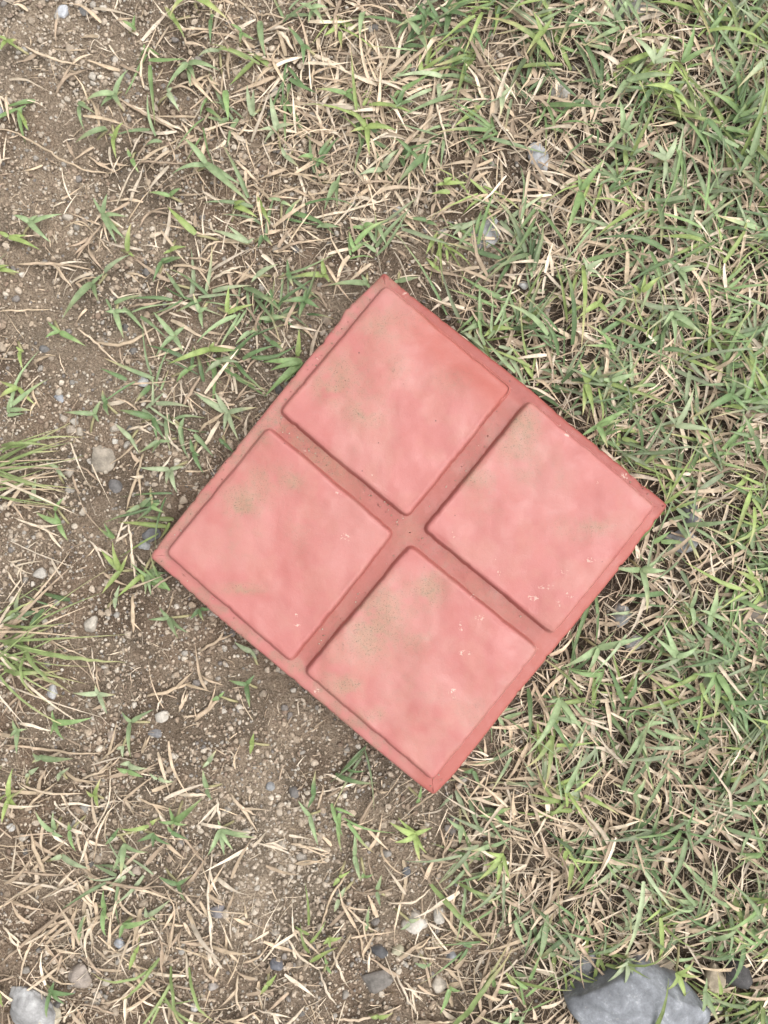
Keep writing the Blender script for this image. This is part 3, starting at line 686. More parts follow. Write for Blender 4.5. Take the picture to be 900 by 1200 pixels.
# --- the sprigs one can pick out, traced where they grow: crop origin | base : tips (crop units are thirds of a pixel)
SPRIGS = {
(0, 0): """465,85:420,55 470,40 445,58
35,155:0,140 75,185 10,185 60,140
680,-5:605,78 805,78
612,70:652,140 575,15
745,75:740,150 757,60
770,180:695,197 785,165
665,232:770,245 585,315 622,230 685,275 668,300
588,322:625,382 600,300
400,330:300,347 440,230 345,362 435,390
280,370:290,450 335,400 300,360
400,480:430,425 410,560 380,470
375,452:262,497 350,460
455,545:477,592 440,510
725,575:595,600 882,722 650,490 712,535 840,640
882,392:865,285 888,298 900,380
792,320:805,432 780,350
590,680:515,665 630,650
360,750:370,675 320,688 440,757 435,835 405,852
690,825:588,725 650,800
455,890:462,790 470,900
120,792:60,765 225,760 190,862 145,765
40,840:0,818 145,882 100,830
100,440:75,400 112,472 85,430
870,850:800,790 740,800 890,830
820,715:900,752 860,700
850,110:808,80 890,125 840,140
600,882:655,868 570,890""",
(300, 0): """195,20:150,0 250,10 237,72 180,55
375,40:365,132 387,20
165,150:108,75 165,215 192,160
10,60:30,190 5,120
600,50:560,-5 612,20 490,95 652,92
680,40:702,0 640,8 752,62 660,132
760,110:720,60 787,88 802,182
575,130:523,70 602,192
760,40:800,10 740,75
315,325:208,310 367,372 352,300
500,375:532,305 468,335 557,365
505,320:612,263 480,345
70,435:43,308 132,420 20,482 0,440
390,455:328,390 492,460 400,557 328,465
445,592:363,610 502,520 482,572
545,545:488,490 582,592 520,572
600,555:497,657 590,622
100,540:147,572 85,500
200,545:145,547 252,567
285,640:285,722 297,600 240,740
770,400:697,452 792,385
860,350:900,308 855,422
660,650:628,652 745,645 690,630
600,770:528,760 642,782
720,800:678,800 802,758 690,832
430,790:462,862 442,780
625,840:598,892 642,800
230,790:292,790 210,795
380,795:320,790 420,785
15,720:45,772 0,678
20,820:52,852 0,860
85,700:38,690 122,712""",
(0, 300): """330,100:235,232 347,162 372,60 260,150
372,60:462,0 390,40
0,50:70,60 40,38
410,200:368,195 440,292 420,262 457,200
215,270:168,230 302,317 165,290
85,340:60,320 92,402 70,325
70,465:0,440 122,522 0,500
570,20:540,92 642,0 600,5
615,100:578,50 652,152
705,200:678,130 732,182 712,252
800,200:805,108 892,165
610,280:538,195 543,347 652,240 578,238 640,332 558,322
740,330:598,385 832,332 752,300 660,340
780,370:718,412 847,377 830,350
660,400:618,442 692,380
330,555:228,550 352,508 342,582
375,520:358,470 387,562
540,570:428,545 577,642 550,642 480,548
460,640:403,590 487,692 440,642
560,650:488,692 602,650 530,692
800,550:683,480 758,478 902,530 842,652 790,622
640,600:650,568 640,642
600,750:498,745 622,832 588,802 652,738
680,690:668,640 702,702 712,762
500,880:448,902 542,843
540,880:582,902 562,868
790,660:822,692 768,640
100,850:105,768 142,855 78,838
180,890:207,850 160,892
190,745:222,782 148,720
880,270:828,312 900,263""",
(0, 600): """400,90:338,55 380,60 365,38
425,208:347,135 395,105 358,287 450,150
500,220:413,297 505,262
520,215:508,292 582,215 532,292 547,193
410,300:405,342 420,258
600,370:528,375 632,442 664,422 565,335
705,340:668,377 720,382 742,345
190,40:100,0 217,102 170,-5
50,360:0,392 70,270 92,382
345,640:402,645 248,640 372,712 328,610
190,740:165,792 312,730 178,700 222,802 242,738
50,770:18,802 82,770 40,862 30,738
465,735:537,695 470,852 428,700
435,820:430,865 413,830
460,880:522,897 418,890
740,870:767,828 713,897
870,600:808,588 897,570 882,682
885,490:823,458 902,522
775,645:792,628 748,657
140,865:252,870 98,892 110,850
890,810:880,852 897,770""",
(0, 900): """30,110:35,8 72,152 8,192 50,88
100,20:132,0 83,42
210,20:242,0 198,52
330,100:298,80 335,152 352,38
190,222:128,150 178,163 222,242
250,215:267,292 240,190
215,310:312,352 168,330
440,265:398,362 428,377 522,292
400,240:368,272 422,208
530,195:428,202 550,180
545,230:478,262 602,267 540,275
620,180:563,180 722,90 662,192 600,130
605,220:662,252 590,200
780,205:738,292 790,302 882,215 768,178 822,282 900,235
735,60:752,102 718,0
630,395:563,370 682,368 657,462
370,490:363,430 370,592 392,522
440,540:547,520 423,592 472,520
530,505:602,458 518,478
285,560:280,612 297,518
480,640:455,707 492,618
190,770:178,862 272,780 232,822 200,738
10,780:0,720 20,832
450,10:502,32 408,0
560,30:528,13 612,47""",
(300, 900): """205,90:210,8 183,137
190,165:148,115 217,272 200,210
345,320:345,238 367,412 350,372
380,390:412,385 368,412
290,400:332,383 268,432
290,470:273,517 312,438
425,440:442,393 437,492
390,560:397,508 383,602
255,600:233,627 302,600 260,642
540,555:508,582 582,550
250,690:267,722 240,670
40,760:13,802 72,728
560,240:488,262 602,312 577,332 470,195 500,190 620,225
720,210:668,173 717,272 737,252
840,160:778,165 902,143 872,192
830,282:758,302 902,258
870,310:798,352 808,298 892,392 850,432 778,402
680,780:648,872 722,802
600,700:558,695 620,690
840,780:828,718 902,792
430,870:482,858 400,882
575,110:563,127 582,68
765,10:792,72 728,20""",
(600, 900): """^390,640:395,768 442,752 318,712 345,668 372,722 420,640
^560,690:592,782 622,648 518,742 642,700
^650,750:712,872 640,840 702,800 660,700
240,90:215,180 260,20 180,110 225,0
430,90:360,60 470,20 450,150
120,560:90,690 130,520 60,640
860,500:900,570 820,540 880,440
700,580:780,540 650,600 720,610""",
(600, 0): """^480,262:403,160 532,160 562,252 470,180
^575,258:612,138 684,208 590,190
^545,360:572,445 440,345 600,420
^385,312:552,298 330,390 450,330
^660,450:745,565 640,500
^800,585:832,400 758,652 870,560
^865,250:758,352 880,200
^375,490:360,380 415,400 300,570 440,455
^225,700:300,600 235,790 170,860 215,640
^520,590:560,500 480,520 510,680 450,560
^90,160:60,80 130,100 30,250""",
(600, 300): """^240,75:205,135 290,90 225,30 300,40
^570,70:520,20 590,180 640,60 600,120
^430,150:385,110 490,100 440,90
^280,190:210,240 300,150 320,230
^240,460:215,380 265,560 230,570 285,400
^285,605:230,640 400,540 320,680 370,580
^330,450:440,420 400,390 290,440
^540,215:550,330 500,270 640,300
^740,500:600,580 760,420 800,560 720,440
^815,640:780,560 830,720 740,620
^560,600:620,470 690,620 520,560""",
(600, 600): """^440,200:330,190 500,165 460,350 520,200
^610,330:640,250 620,400 590,310
^680,350:660,440 750,380 640,340 700,250
^290,470:160,540 440,430 250,560
^160,650:30,840 200,740 110,660 240,760
^560,500:480,430 640,460 520,380
^440,780:380,880 500,700 420,740 470,860
^700,560:620,560 690,720 760,690 650,640
^820,230:800,180 860,300 760,200""",
(300, 300): """145,350:150,253 162,330
160,370:98,442 28,492 50,400 20,370
170,150:93,160 222,177 150,212 175,108
50,215:0,215 107,215
390,95:253,105 370,58 402,112
240,60:128,65 230,0 257,87
110,50:105,0 127,97
0,70:77,28 -20,90
50,300:18,270 97,332
500,85:473,97 572,68
630,40:598,0 647,57
790,240:785,108 718,272 832,250
830,260:902,262 800,285
760,290:718,253 802,332
870,370:905,325 840,390""",
}
LONG_GREEN = [  # long arching blades of the clump at the left and of the bottom right: origin, width, points
 ((0, 300), 9, [(0, 690), (180, 640), (290, 635)]), ((0, 300), 9, [(0, 735), (130, 690), (205, 684)]), ((0, 300), 10, [(0, 668), (120, 660), (200, 672)]),
 ((0, 600), 15, [(0, 460), (120, 480), (300, 512), (445, 530)]), ((0, 600), 15, [(0, 562), (110, 556), (205, 560)]), ((0, 600), 14, [(60, 440), (150, 545), (245, 640)]),
 ((0, 600), 12, [(0, 470), (100, 440), (190, 398)]), ((0, 600), 10, [(85, 480), (100, 570), (130, 660)]), ((0, 600), 10, [(0, 372), (60, 350), (140, 300)]),
 ((0, 600), 9, [(0, 400), (90, 395), (240, 392)]),
 ((0, 900), 9, [(560, 670), (510, 712), (320, 712)]), ((0, 900), 10, [(560, 672), (490, 750), (425, 810)]), ((0, 900), 11, [(600, 700), (625, 800), (645, 905)]), ((0, 900), 11, [(665, 700), (700, 780), (755, 895)]),
 ((300, 900), 18, [(680, 905), (790, 740), (905, 640)]), ((300, 900), 15, [(700, 900), (820, 700), (900, 610)]), ((300, 900), 17, [(615, 425), (720, 520), (825, 630)]), ((300, 900), 12, [(700, 415), (780, 430), (855, 462)])]
DRY = {
(0, 0): [(8, "0,465 60,475 140,520 230,575 300,598 390,595 440,555"), (9, "450,556 470,555 560,565 650,568"), (10, "80,155 130,190 200,215 280,222"), (14, "195,335 225,290 298,235"), (16, "430,345 520,395 640,445"), (10, "400,330 470,375 560,420 620,450"),
 (9, "-10,340 20,360 50,385"), (9, "0,610 20,585 42,560"), (10, "480,795 520,737 600,747"), (6, "520,140 522,190 525,235"), (14, "800,155 797,210 802,268"), (7, "740,340 752,420 768,492"), (10, "735,430 710,450 688,455"), (10, "752,462 725,482 700,478"),
 (11, "265,905 330,815 365,755"), (5, "330,820 310,860 312,900"), (6, "330,820 355,845 392,892"), (8, "685,690 735,692 785,690"), (7, "705,655 715,675 737,690"), (7, "490,440 475,490 445,545"), (9, "555,315 640,300 700,330"), (12, "820,550 860,590 905,632"),
 (9, "695,825 750,822 802,832"), (9, "700,895 740,860 785,840"), (7, "185,742 210,725 232,708"), (6, "225,802 290,775 330,822"), (7, "262,565 255,530 250,500"), (9, "715,250 760,320 830,350"), (8, "640,120 655,150 662,170"), (8, "650,130 700,125 740,95"), (9, "480,660 455,662 432,668"), (7, "300,540 350,575 400,560"), (8, "40,345 45,365 38,385")],
(300, 0): [(13, "40,90 75,92 115,88"), (15, "60,95 95,120 130,162"), (20, "188,165 235,190 290,222"), (12, "270,292 310,265 350,225"), (11, "50,290 150,372 247,492"), (13, "240,338 258,390 275,442"), (9, "60,600 190,607 252,622"), (10, "150,757 300,745 472,690"), (12, "30,692 90,665 152,640"), (12, "60,877 120,855 182,833"),
 (14, "448,300 540,220 600,165 700,88"), (12, "380,302 420,260 455,180"), (12, "705,255 680,300 640,362"), (14, "555,722 575,680 590,640"), (10, "500,690 540,672 582,665"), (9, "620,330 650,440 682,562"), (9, "280,640 310,665 342,692"), (9, "655,385 710,370 772,350"), (10, "190,305 270,290 352,262"), (10, "430,330 440,260 442,190"), (9, "0,35 60,40 110,50"), (8, "290,440 330,435 362,425"), (10, "500,150 560,110 640,70"), (10, "420,110 400,180 345,215"), (9, "0,500 40,490 80,482"), (8, "60,160 58,190 55,230"), (9, "200,200 198,250 190,292")],
(0, 300): [(7, "0,200 90,195 172,185"), (11, "60,30 200,30 312,42"), (9, "140,18 200,35 262,47"), (8, "195,40 225,75 252,112"), (9, "260,97 300,85 342,68"), (10, "440,58 470,62 512,72"), (8, "380,108 410,140 442,167"), (10, "450,182 485,175 522,165"), (8, "270,255 350,310 422,390"), (13, "330,300 420,322 480,300 542,248"), (12, "635,538 680,470 712,400"), (13, "122,387 150,370 182,350"), (10, "115,440 125,480 137,535"), (12, "740,88 790,60 852,33"), (9, "650,30 685,45 722,57"), (9, "660,5 710,15 762,22"),
 (9, "820,112 845,90 872,70"), (12, "500,695 475,800 440,895"), (7, "268,733 310,765 347,797"), (11, "238,768 250,800 266,838"), (10, "440,612 475,605 512,600"), (11, "700,622 725,600 752,577"), (5, "210,345 220,380 237,417"), (6, "478,515 520,510 562,510"), (11, "560,795 580,745 602,700"), (9, "668,498 672,520 680,548"), (8, "820,510 860,480 900,470"), (10, "640,690 600,650 570,660"), (8, "20,490 45,500 60,515"), (6, "0,870 80,875 200,890"), (6, "0,770 90,790 200,830")],
(0, 600): [(10, "440,20 460,60 465,120 455,205"), (15, "465,290 470,350 465,425"), (5, "0,100 130,150 250,195"), (9, "20,20 110,50 192,90"), (6, "0,170 60,205 100,222"), (6, "130,430 230,480 300,510 332,622"), (7, "95,345 150,335 192,320"), (14, "520,645 600,627 672,598"), (20, "683,733 730,693 767,658"), (11, "700,490 760,455 828,425"), (10, "630,702 645,670 667,635"), (7, "555,702 562,675 572,648"), (6, "330,540 335,570 347,602"), (5, "60,180 62,220 60,262"), (6, "0,210 30,245 62,282"), (10, "700,570 740,590 785,607"), (9, "530,275 570,245 605,222"), (8, "300,100 345,140 368,200"), (5, "80,380 200,470 352,622"), (10, "0,830 130,835 260,855 350,850"), (9, "340,882 390,845 432,800"), (9, "400,112 425,50 462,0"), (6, "62,640 50,700 40,762"), (9, "640,715 660,712 690,712"), (8, "340,215 380,222 430,218"), (7, "470,150 500,180 520,200"), (6, "0,520 40,600 60,680"), (6, "310,480 330,540 320,600")],
(0, 900): [(11, "0,405 150,415 302,440"), (9, "0,372 120,368 252,382"), (14, "0,690 80,622 180,540 300,440 342,400"), (12, "340,400 460,405 582,410"), (6, "580,410 630,490 600,600 560,722"), (10, "745,300 735,430 745,560 740,692"), (9, "715,445 735,425 762,460"), (7, "130,472 210,430 292,380"), (15, "100,225 140,310 162,392"), (11, "0,465 50,475 102,502"), (9, "270,830 330,825 422,872"), (12, "370,667 450,630 562,605"), (12, "768,100 772,140 777,192"), (12, "808,83 850,120 903,162"), (9, "478,108 530,125 582,147"), (6, "382,0 386,120 350,190 300,262"), (15, "618,88 675,85 732,90"), (11, "632,200 655,245 684,292"), (14, "525,730 590,728 662,736"), (12, "560,545 600,535 652,552"), (11, "0,562 35,590 72,627"), (9, "140,495 175,505 212,517"), (6, "178,640 205,635 242,640"), (10, "412,410 425,455 437,505"), (9, "775,892 840,875 905,858"), (10, "832,740 830,800 845,865"), (10, "220,905 230,875 247,850"), (7, "250,540 290,520 332,508"), (8, "350,830 430,800 502,780"), (10, "690,610 710,600 735,590"), (12, "730,650 742,680 748,705"), (9, "60,640 120,600 200,560"), (8, "330,500 332,460 345,415"), (9, "560,600 575,670 560,720"), (9, "640,560 632,600 636,640"), (10, "90,150 130,100 190,60"), (10, "60,60 180,90 280,100"), (9, "270,60 300,30 380,10")],
(300, 900): [(12, "340,250 385,160 425,88"), (9, "425,88 405,72 388,62"), (9, "425,88 445,86 465,93"), (12, "282,205 350,212 404,232"), (9, "213,152 225,110 237,60"), (12, "245,105 270,90 300,73"), (9, "530,167 600,110 652,78"), (16, "690,332 770,250 802,188"), (8, "640,392 660,320 682,240"), (8, "0,265 50,262 102,254"), (11, "118,272 150,268 202,292"), (10, "100,600 160,670 222,720"), (10, "220,720 250,780 282,832"), (9, "108,560 150,580 212,590"), (9, "298,488 360,540 432,600"), (10, "380,690 372,620 345,568"), (10, "395,732 396,690 402,650"), (9, "488,728 530,800 572,872"), (11, "520,760 550,785 587,827"), (11, "828,640 840,560 852,470"), (9, "850,470 865,430 890,400"), (12, "715,592 780,540 852,500"), (13, "798,892 780,800 832,648"), (11, "260,870 340,880 420,870 512,840"), (12, "98,902 130,870 172,838"), (8, "0,852 70,850 92,892"), (7, "218,310 230,330 247,357"), (9, "460,490 560,490 622,445"), (10, "340,455 400,448 472,447"), (4, "600,615 660,612 722,607"), (15, "555,890 630,888 702,890"), (10, "268,650 285,690 307,732"), (11, "438,288 442,310 452,335"), (8, "700,60 725,100 760,140"), (8, "720,110 790,100 860,90"), (9, "130,350 180,330 240,355"), (9, "320,390 260,460 225,580")]}

k0 = PX * CAMZ / DIST
g = np.random.default_rng(77)
tile_pts = np.array(OUT_PX, float)
def clear_of_tile(x, y, m=0.001):
    return tile_sd(x, y) > m

for (ox, oy), txt in SPRIGS.items():
    for line in txt.strip().split('\n'):
        lift = .010 if line[0] == '^' else 0.0
        bs, tips = line.lstrip('^').split(':'); bx, by = map(float, bs.split(','))
        bx, by = ox + bx / 3, oy + by / 3
        wx, wy = map(float, W(bx, by, 0.006))
        z0 = float(gz(wx, wy))
        root = bpy.data.objects.new('grass_sprig', None); COL.objects.link(root); root.location = (wx, wy, z0); root.empty_display_size = 0.01
        hi = int(g.integers(0, len(G_PAL)))
        loc = np.array([wx, wy, z0]); hue = G_PAL[hi] * g.uniform(1.05, 1.25)
        made, longest = 0, 0
        for tp in tips.split():
            tx, ty = map(float, tp.split(',')); tx, ty = ox + tx / 3, oy + ty / 3
            ux, uy = map(float, W(tx, ty, 0.008))
            dx, dy = ux - wx, uy - wy; L = math.hypot(dx, dy); bend = g.uniform(-.12, .12)
            az = math.atan2(dy, dx) - math.atan(bend)
            if not clear_of_tile(ux, uy): continue
            lpx = L / k0
            wd = np.clip(4.0 + 0.075 * lpx + g.uniform(-1.0, 1.4), 3.4, 9.5) * k0
            rise = g.uniform(.06, .20) * L; tz = g.uniform(-.05, .22) * L
            bz = z0 + lift + g.uniform(.0040, .0085)
            ns = 8
            V, F = blades(np.array([[wx, wy, bz]]), np.array([az]), np.array([L]), np.array([wd]), np.array([rise]), np.array([tz]), np.array([bend]), np.array([g.uniform(.2, .7)]), np.array([g.uniform(-.7, .7)]), ns)
            cc = blade_cols((hue * g.uniform(.85, 1.15))[None], ns, g, STRAW_TIP, np.array([g.choice([0, .25, .8], p=[.5, .35, .15])]))
            zg = gz(V[0][:, 0], V[0][:, 1]) + 0.0008
            V[0][:, 2] = np.maximum(V[0][:, 2], zg)
            mesh_obj('leaf', V[0], F, M_leaf, root, col=cc[0], loc=loc); made += 1; longest = max(longest, lpx)
        sz = 'tiny ' if longest < 26 else ('large ' if longest > 45 else '')
        tag(root, f"{sz}{G_WORD[hi]} grass sprig with {NUM[made]} {'leaf' if made == 1 else 'leaves'} {place(bx, by)}", 'grass', 'grass sprigs ' + PLACE[zone(bx, by)])
        # short straw-coloured stem holding the leaves
        a_ = g.uniform(0, 6.28); sl = g.uniform(.006, .014)
        if not clear_of_tile(wx + math.cos(a_) * sl, wy + math.sin(a_) * sl, .002): a_ += math.pi
        pts = [(wx + math.cos(a_) * sl, wy + math.sin(a_) * sl, float(gz(wx + math.cos(a_) * sl, wy + math.sin(a_) * sl)) - 0.0015), (wx + math.cos(a_) * sl * .5, wy + math.sin(a_) * sl * .5, z0 + lift * .6 + .0025), (wx, wy, z0 + lift + .0045)]
        V, F = tube(pts, np.array([.0008, .0009, .0007]))
        mesh_obj('stem', V, F, M_straw, root, col=np.ones((len(V), 1)) * np.array([0.36, 0.33, 0.18]), loc=loc)

def ribbon_path(pts, wpx, z_lo, z_hi, g, nsub=5, fold=.5, prof='stalk'):
    """a blade or stalk along a traced pixel path; lies on the ground with a little arching"""
    pts = np.array(pts, float); d = np.r_[0, np.cumsum(np.linalg.norm(np.diff(pts, axis=0), axis=1))]
    m = max(5, nsub * (len(pts) - 1)); s = np.linspace(0, d[-1], m + 1)
    q = np.stack([np.interp(s, d, pts[:, 0]), np.interp(s, d, pts[:, 1])], 1)
    for _ in range(2): q[1:-1] = .25 * q[:-2] + .5 * q[1:-1] + .25 * q[2:]
    q[1:-1] += g.normal(0, .5, (len(q) - 2, 2))
    x, y = W(q[:, 0], q[:, 1], .004)
    t = np.linspace(0, 1, m + 1)
    z = gz(x, y) + z_lo + (z_hi - z_lo) * np.abs(np.sin(t * np.pi)) * g.uniform(.5, 1)
    return np.stack([x, y, z], 1), t

for (ox, oy), items in DRY.items():
    for (wpx, s) in items:
        pts = [tuple(map(float, p.split(','))) for p in s.split()]
        pts = [(ox + a_ / 3, oy + b_ / 3) for a_, b_ in pts]
        p, t = ribbon_path(pts, wpx, .0012, .006, g)
        if not np.all(clear_of_tile(p[:, 0], p[:, 1])): p = p[clear_of_tile(p[:, 0], p[:, 1])]; t = np.linspace(0, 1, len(p))
        if len(p) < 4: continue
        r = wpx / 3 / 2 * k0 * 0.95 * (0.55 + 0.45 * np.minimum(1, t * 4)) * (1 - .7 * np.clip((t - .5) / .5, 0, 1) ** 2) * (1 + g.normal(0, .08, len(t)))
        V, F = tube(p, r, 6, .45)
        si = int(g.integers(0, len(S_PAL))); col = S_PAL[si] * g.uniform(.95, 1.1)
        cols = [np.ones((len(V), 1)) * col * (.88 + .24 * np.repeat(vnoise(t * 40, t * 0 + g.uniform(0, 90), 6), 6)[:, None])]
        Vs, Fs, off = [V], list(F), len(V)
        nleaf = int(g.integers(0, 3))
        for _ in range(nleaf):                                    # withered leaves still hanging on the stalk
            i = g.integers(1, len(p) - 1); dirn = p[i + 1, :2] - p[i, :2]
            az = math.atan2(dirn[1], dirn[0]) + g.choice([-1, 1]) * g.uniform(.25, .8); L = g.uniform(12, 42) * k0
            ex_, ey_ = p[i, 0] + math.cos(az) * L, p[i, 1] + math.sin(az) * L
            if not clear_of_tile(ex_, ey_, .002): continue
            bv, bf = blades(p[i][None], np.array([az]), np.array([L]), np.array([g.uniform(1.8, 4.2) * k0]), np.array([g.uniform(0, .2) * L]), np.array([g.uniform(-.1, .2) * L]), np.array([g.uniform(-.3, .3)]), np.array([g.uniform(.3, 1)]), np.array([g.uniform(-2, 2)]), 5)
            bv[0][:, 2] = np.maximum(bv[0][:, 2], gz(bv[0][:, 0], bv[0][:, 1]) + .0008)
            Vs.append(bv[0]); Fs += [tuple(int(v) + off for v in f) for f in bf]; off += len(bv[0])
            cols.append(np.ones((len(bv[0]), 1)) * col * g.uniform(.9, 1.15))
        mid = np.array(pts).mean(0); L_ = zone(mid[0], mid[1])
        loc = np.array([p[0, 0], p[0, 1], float(gz(p[0, 0], p[0, 1]))])
        o = mesh_obj('dry_stalk', np.vstack(Vs), Fs, M_straw, col=np.vstack(cols), loc=loc)
        q = np.array(pts); ln = np.linalg.norm(np.diff(q, axis=0), axis=1).sum(); st = np.linalg.norm(q[-1] - q[0]) / ln
        tag(o, f"{'long' if ln > 60 else 'short' if ln < 30 else 'medium length'} {'straight' if st > .985 else 'bent' if st < .94 else 'slightly curved'} {S_WORD[si]} {'broad' if wpx > 11 else 'thin'} dry grass stalk {place(mid[0], mid[1])}", 'dry grass', 'dry stalks ' + PLACE[L_])

CLUMPS = {}
def clump(key, x, y, label):
    if key not in CLUMPS:
        wx, wy = map(float, W(x, y, 0)); e = bpy.data.objects.new('grass_clump', None); COL.objects.link(e)
        e.location = (wx, wy, float(gz(wx, wy))); e.empty_display_size = .01; CLUMPS[key] = tag(e, label, 'grass')
    return CLUMPS[key]
for (o_, wpx, pts) in LONG_GREEN:
    pts = [(o_[0] + a_ / 3, o_[1] + b_ / 3) for a_, b_ in pts]
    p, t = ribbon_path(pts, wpx, .003, .016, g, 6)
    n = len(p); tg = np.gradient(p, axis=0); s = np.stack([-tg[:, 1], tg[:, 0]], 1); s /= np.linalg.norm(s, axis=1)[:, None]
    w = wpx / 3 / 2 * k0 * 1.1 * np.minimum(1, .6 + 2 * t) * np.maximum(.05, (1 - t ** 3))
    l = p.copy(); l[:, :2] += s * w[:, None]; l[:, 2] += w * .5; r = p.copy(); r[:, :2] -= s * w[:, None]; r[:, 2] += w * .5
    V = np.stack([l, p, r], 1).reshape(-1, 3)
    F = np.array([f for k in range(n - 1) for f in ((3 * k, 3 * k + 1, 3 * k + 4, 3 * k + 3), (3 * k + 1, 3 * k + 2, 3 * k + 5, 3 * k + 4))])
    c = np.array([0.21, 0.275, 0.105]) * g.uniform(.85, 1.15) + (STRAW_TIP - np.array([0.21, 0.275, 0.105])) * (np.clip((t - .55) / .45, 0, 1)[:, None] * g.uniform(.3, 1))
    if o_ == (0, 300): e = clump('a', 0, 528, 'loose fan of thin yellowish green blades above the flat greyish clod')
    elif o_ == (0, 600): e = clump('b', 0, 755, 'clump of long arching green blades sprawling over bare soil')
    elif o_[0] == 0: e = clump('c', 190, 1130, 'thin wiry green blades among dry stalks beside the cream coloured stone')
    else: e = clump('d', 530, 1195, 'long broad green blades arching past the chalky white stones')
    mesh_obj('blade', V, F, M_leaf, e, col=np.repeat(c, 3, 0), loc=np.array(e.location))

gs = np.random.default_rng(909)
for key, cx_, cy_, n_, a0, a1, l0, l1 in (('a', -14, 552, 26, -.35, .45, 60, 120), ('b', -10, 765, 34, -.75, .8, 60, 170), ('c', 196, 1165, 9, -2.2, .4, 40, 75)):
    e = CLUMPS[key]
    for q in range(n_):
        x0, y0 = cx_ + gs.normal(0, 7), cy_ + gs.normal(0, 16); a_ = gs.uniform(a0, a1); L = gs.uniform(l0, l1) * k0
        wx, wy = map(float, W(x0, y0, .003)); dry_ = gs.random() < .4
        V, F = blades(np.array([[wx, wy, float(gz(wx, wy)) + .001]]), np.array([a_]), np.array([L]), np.array([gs.uniform(1.5, 4.2) * k0]), np.array([gs.uniform(.05, .22) * L]), np.array([gs.uniform(-.02, .12) * L]), np.array([gs.uniform(-.25, .25)]), np.array([gs.uniform(.3, .8)]), np.array([gs.uniform(-.8, .8)]), 9)
        V[0][:, 2] = np.maximum(V[0][:, 2], gz(V[0][:, 0], V[0][:, 1]) + .0008)
        c0 = S_PAL[gs.integers(0, 6)] if dry_ else np.array([0.24, 0.30, 0.125]) * gs.uniform(.8, 1.15)
        cc = blade_cols(c0[None], 9, gs, STRAW_TIP, np.array([0 if dry_ else gs.uniform(0, .8)]))
        mesh_obj('dry_blade' if dry_ else 'blade', V[0], F, M_straw if dry_ else M_leaf, e, col=cc[0], loc=np.array(e.location))

# --- turf and litter that nobody could count
def shoots(n, dens, seed, hmax, leaf_n, Lr, wr, pal, tip, dry, az_bias=None, ns=5, ext=None):
    """shoots with alternate leaves; returns V,F,C of all leaves"""
    g = np.random.default_rng(seed)
    x = g.uniform(-0.30, 0.33, n * 4); y = g.uniform(-0.37, 0.37, n * 4)
    if ext: x = g.uniform(-ext, ext, n * 4); y = g.uniform(-ext, ext, n * 4)
    px, py = to_px(x, y); keep = g.random(n * 4) < dens(px, py)
    if ext: keep &= (x < -.30) | (x > .33) | (np.abs(y) > .37)
    x, y, px, py = x[keep][:n], y[keep][:n], px[keep][:n], py[keep][:n]; m = len(x)
    saz = g.uniform(0, 2 * np.pi, m)
    if az_bias is not None: saz = az_bias(px, py, saz, g)
    sl = g.uniform(.008, .03, m); h = g.uniform(.15, 1, m) ** 1.3 * hmax * (0.35 + .65 * lush(px, py))
    pc = pal[g.integers(0, len(pal), m)] * g.uniform(.68, 1.22, (m, 1))
    B, AZ, LL, WW, CC, HH = [], [], [], [], [], []
    for q in range(leaf_n):
        f = (q + .5) / leaf_n
        bx = x + np.cos(saz) * sl * f; by = y + np.sin(saz) * sl * f
        bz = gz(bx, by) + .0015 + h * f
        az = saz + (1 if q % 2 else -1) * g.uniform(.25, 1.05, m) * (1 if q < leaf_n - 1 else .25)
        ok = g.random(m) < (.9 if not dry else .75)
        B.append(np.stack([bx, by, bz], 1)[ok]); AZ.append(az[ok]); LL.append(g.uniform(*Lr, m)[ok]); WW.append((wr[0] + (wr[1] - wr[0]) * g.random(m) ** (1.7 if dry else 1.1))[ok]); CC.append((pc * g.uniform(.85, 1.18, (m, 1)))[ok]); HH.append(h[ok])
    B, AZ, LL, WW, CC, HH = np.vstack(B), np.concatenate(AZ), np.concatenate(LL), np.concatenate(WW), np.vstack(CC), np.concatenate(HH)
    ex_, ey_ = B[:, 0] + np.cos(AZ) * LL, B[:, 1] + np.sin(AZ) * LL
    mx_, my_ = B[:, 0] + np.cos(AZ) * LL * .5, B[:, 1] + np.sin(AZ) * LL * .5
    ok = clear_of_tile(ex_, ey_, .004) & clear_of_tile(mx_, my_, .003) & clear_of_tile(B[:, 0], B[:, 1], .002)
    B, AZ, LL, WW, CC = B[ok], AZ[ok], LL[ok], WW[ok], CC[ok]; n_ = len(LL)
    V, F = blades(B, AZ, LL, WW, g.uniform(-.02, .18, n_) * LL, g.uniform(-.25, .30 if not dry else .12, n_) * LL, g.uniform(-.2, .2, n_) * (1.2 if dry else 1.1), g.uniform(.15, .8, n_), g.uniform(-1, 1, n_) * (1.5 if dry else .9), ns,
                  kink=(g.normal(0, .28 if dry else .14, n_), g.uniform(.25, .75, n_)))
    Vf = V.reshape(-1, 3); Vf[:, 2] = np.maximum(Vf[:, 2], gz(Vf[:, 0], Vf[:, 1]) + g.uniform(.0006, .0022, len(Vf)))
    C = blade_cols(CC, ns, g, tip, g.choice([0, .35, .95], n_, p=[.50, .32, .18]) if not dry else np.zeros(n_)).reshape(-1, 3)
    Fa = (F[None] + (np.arange(n_) * V.shape[1])[:, None, None]).reshape(-1, 4)
    return Vf, Fa, C

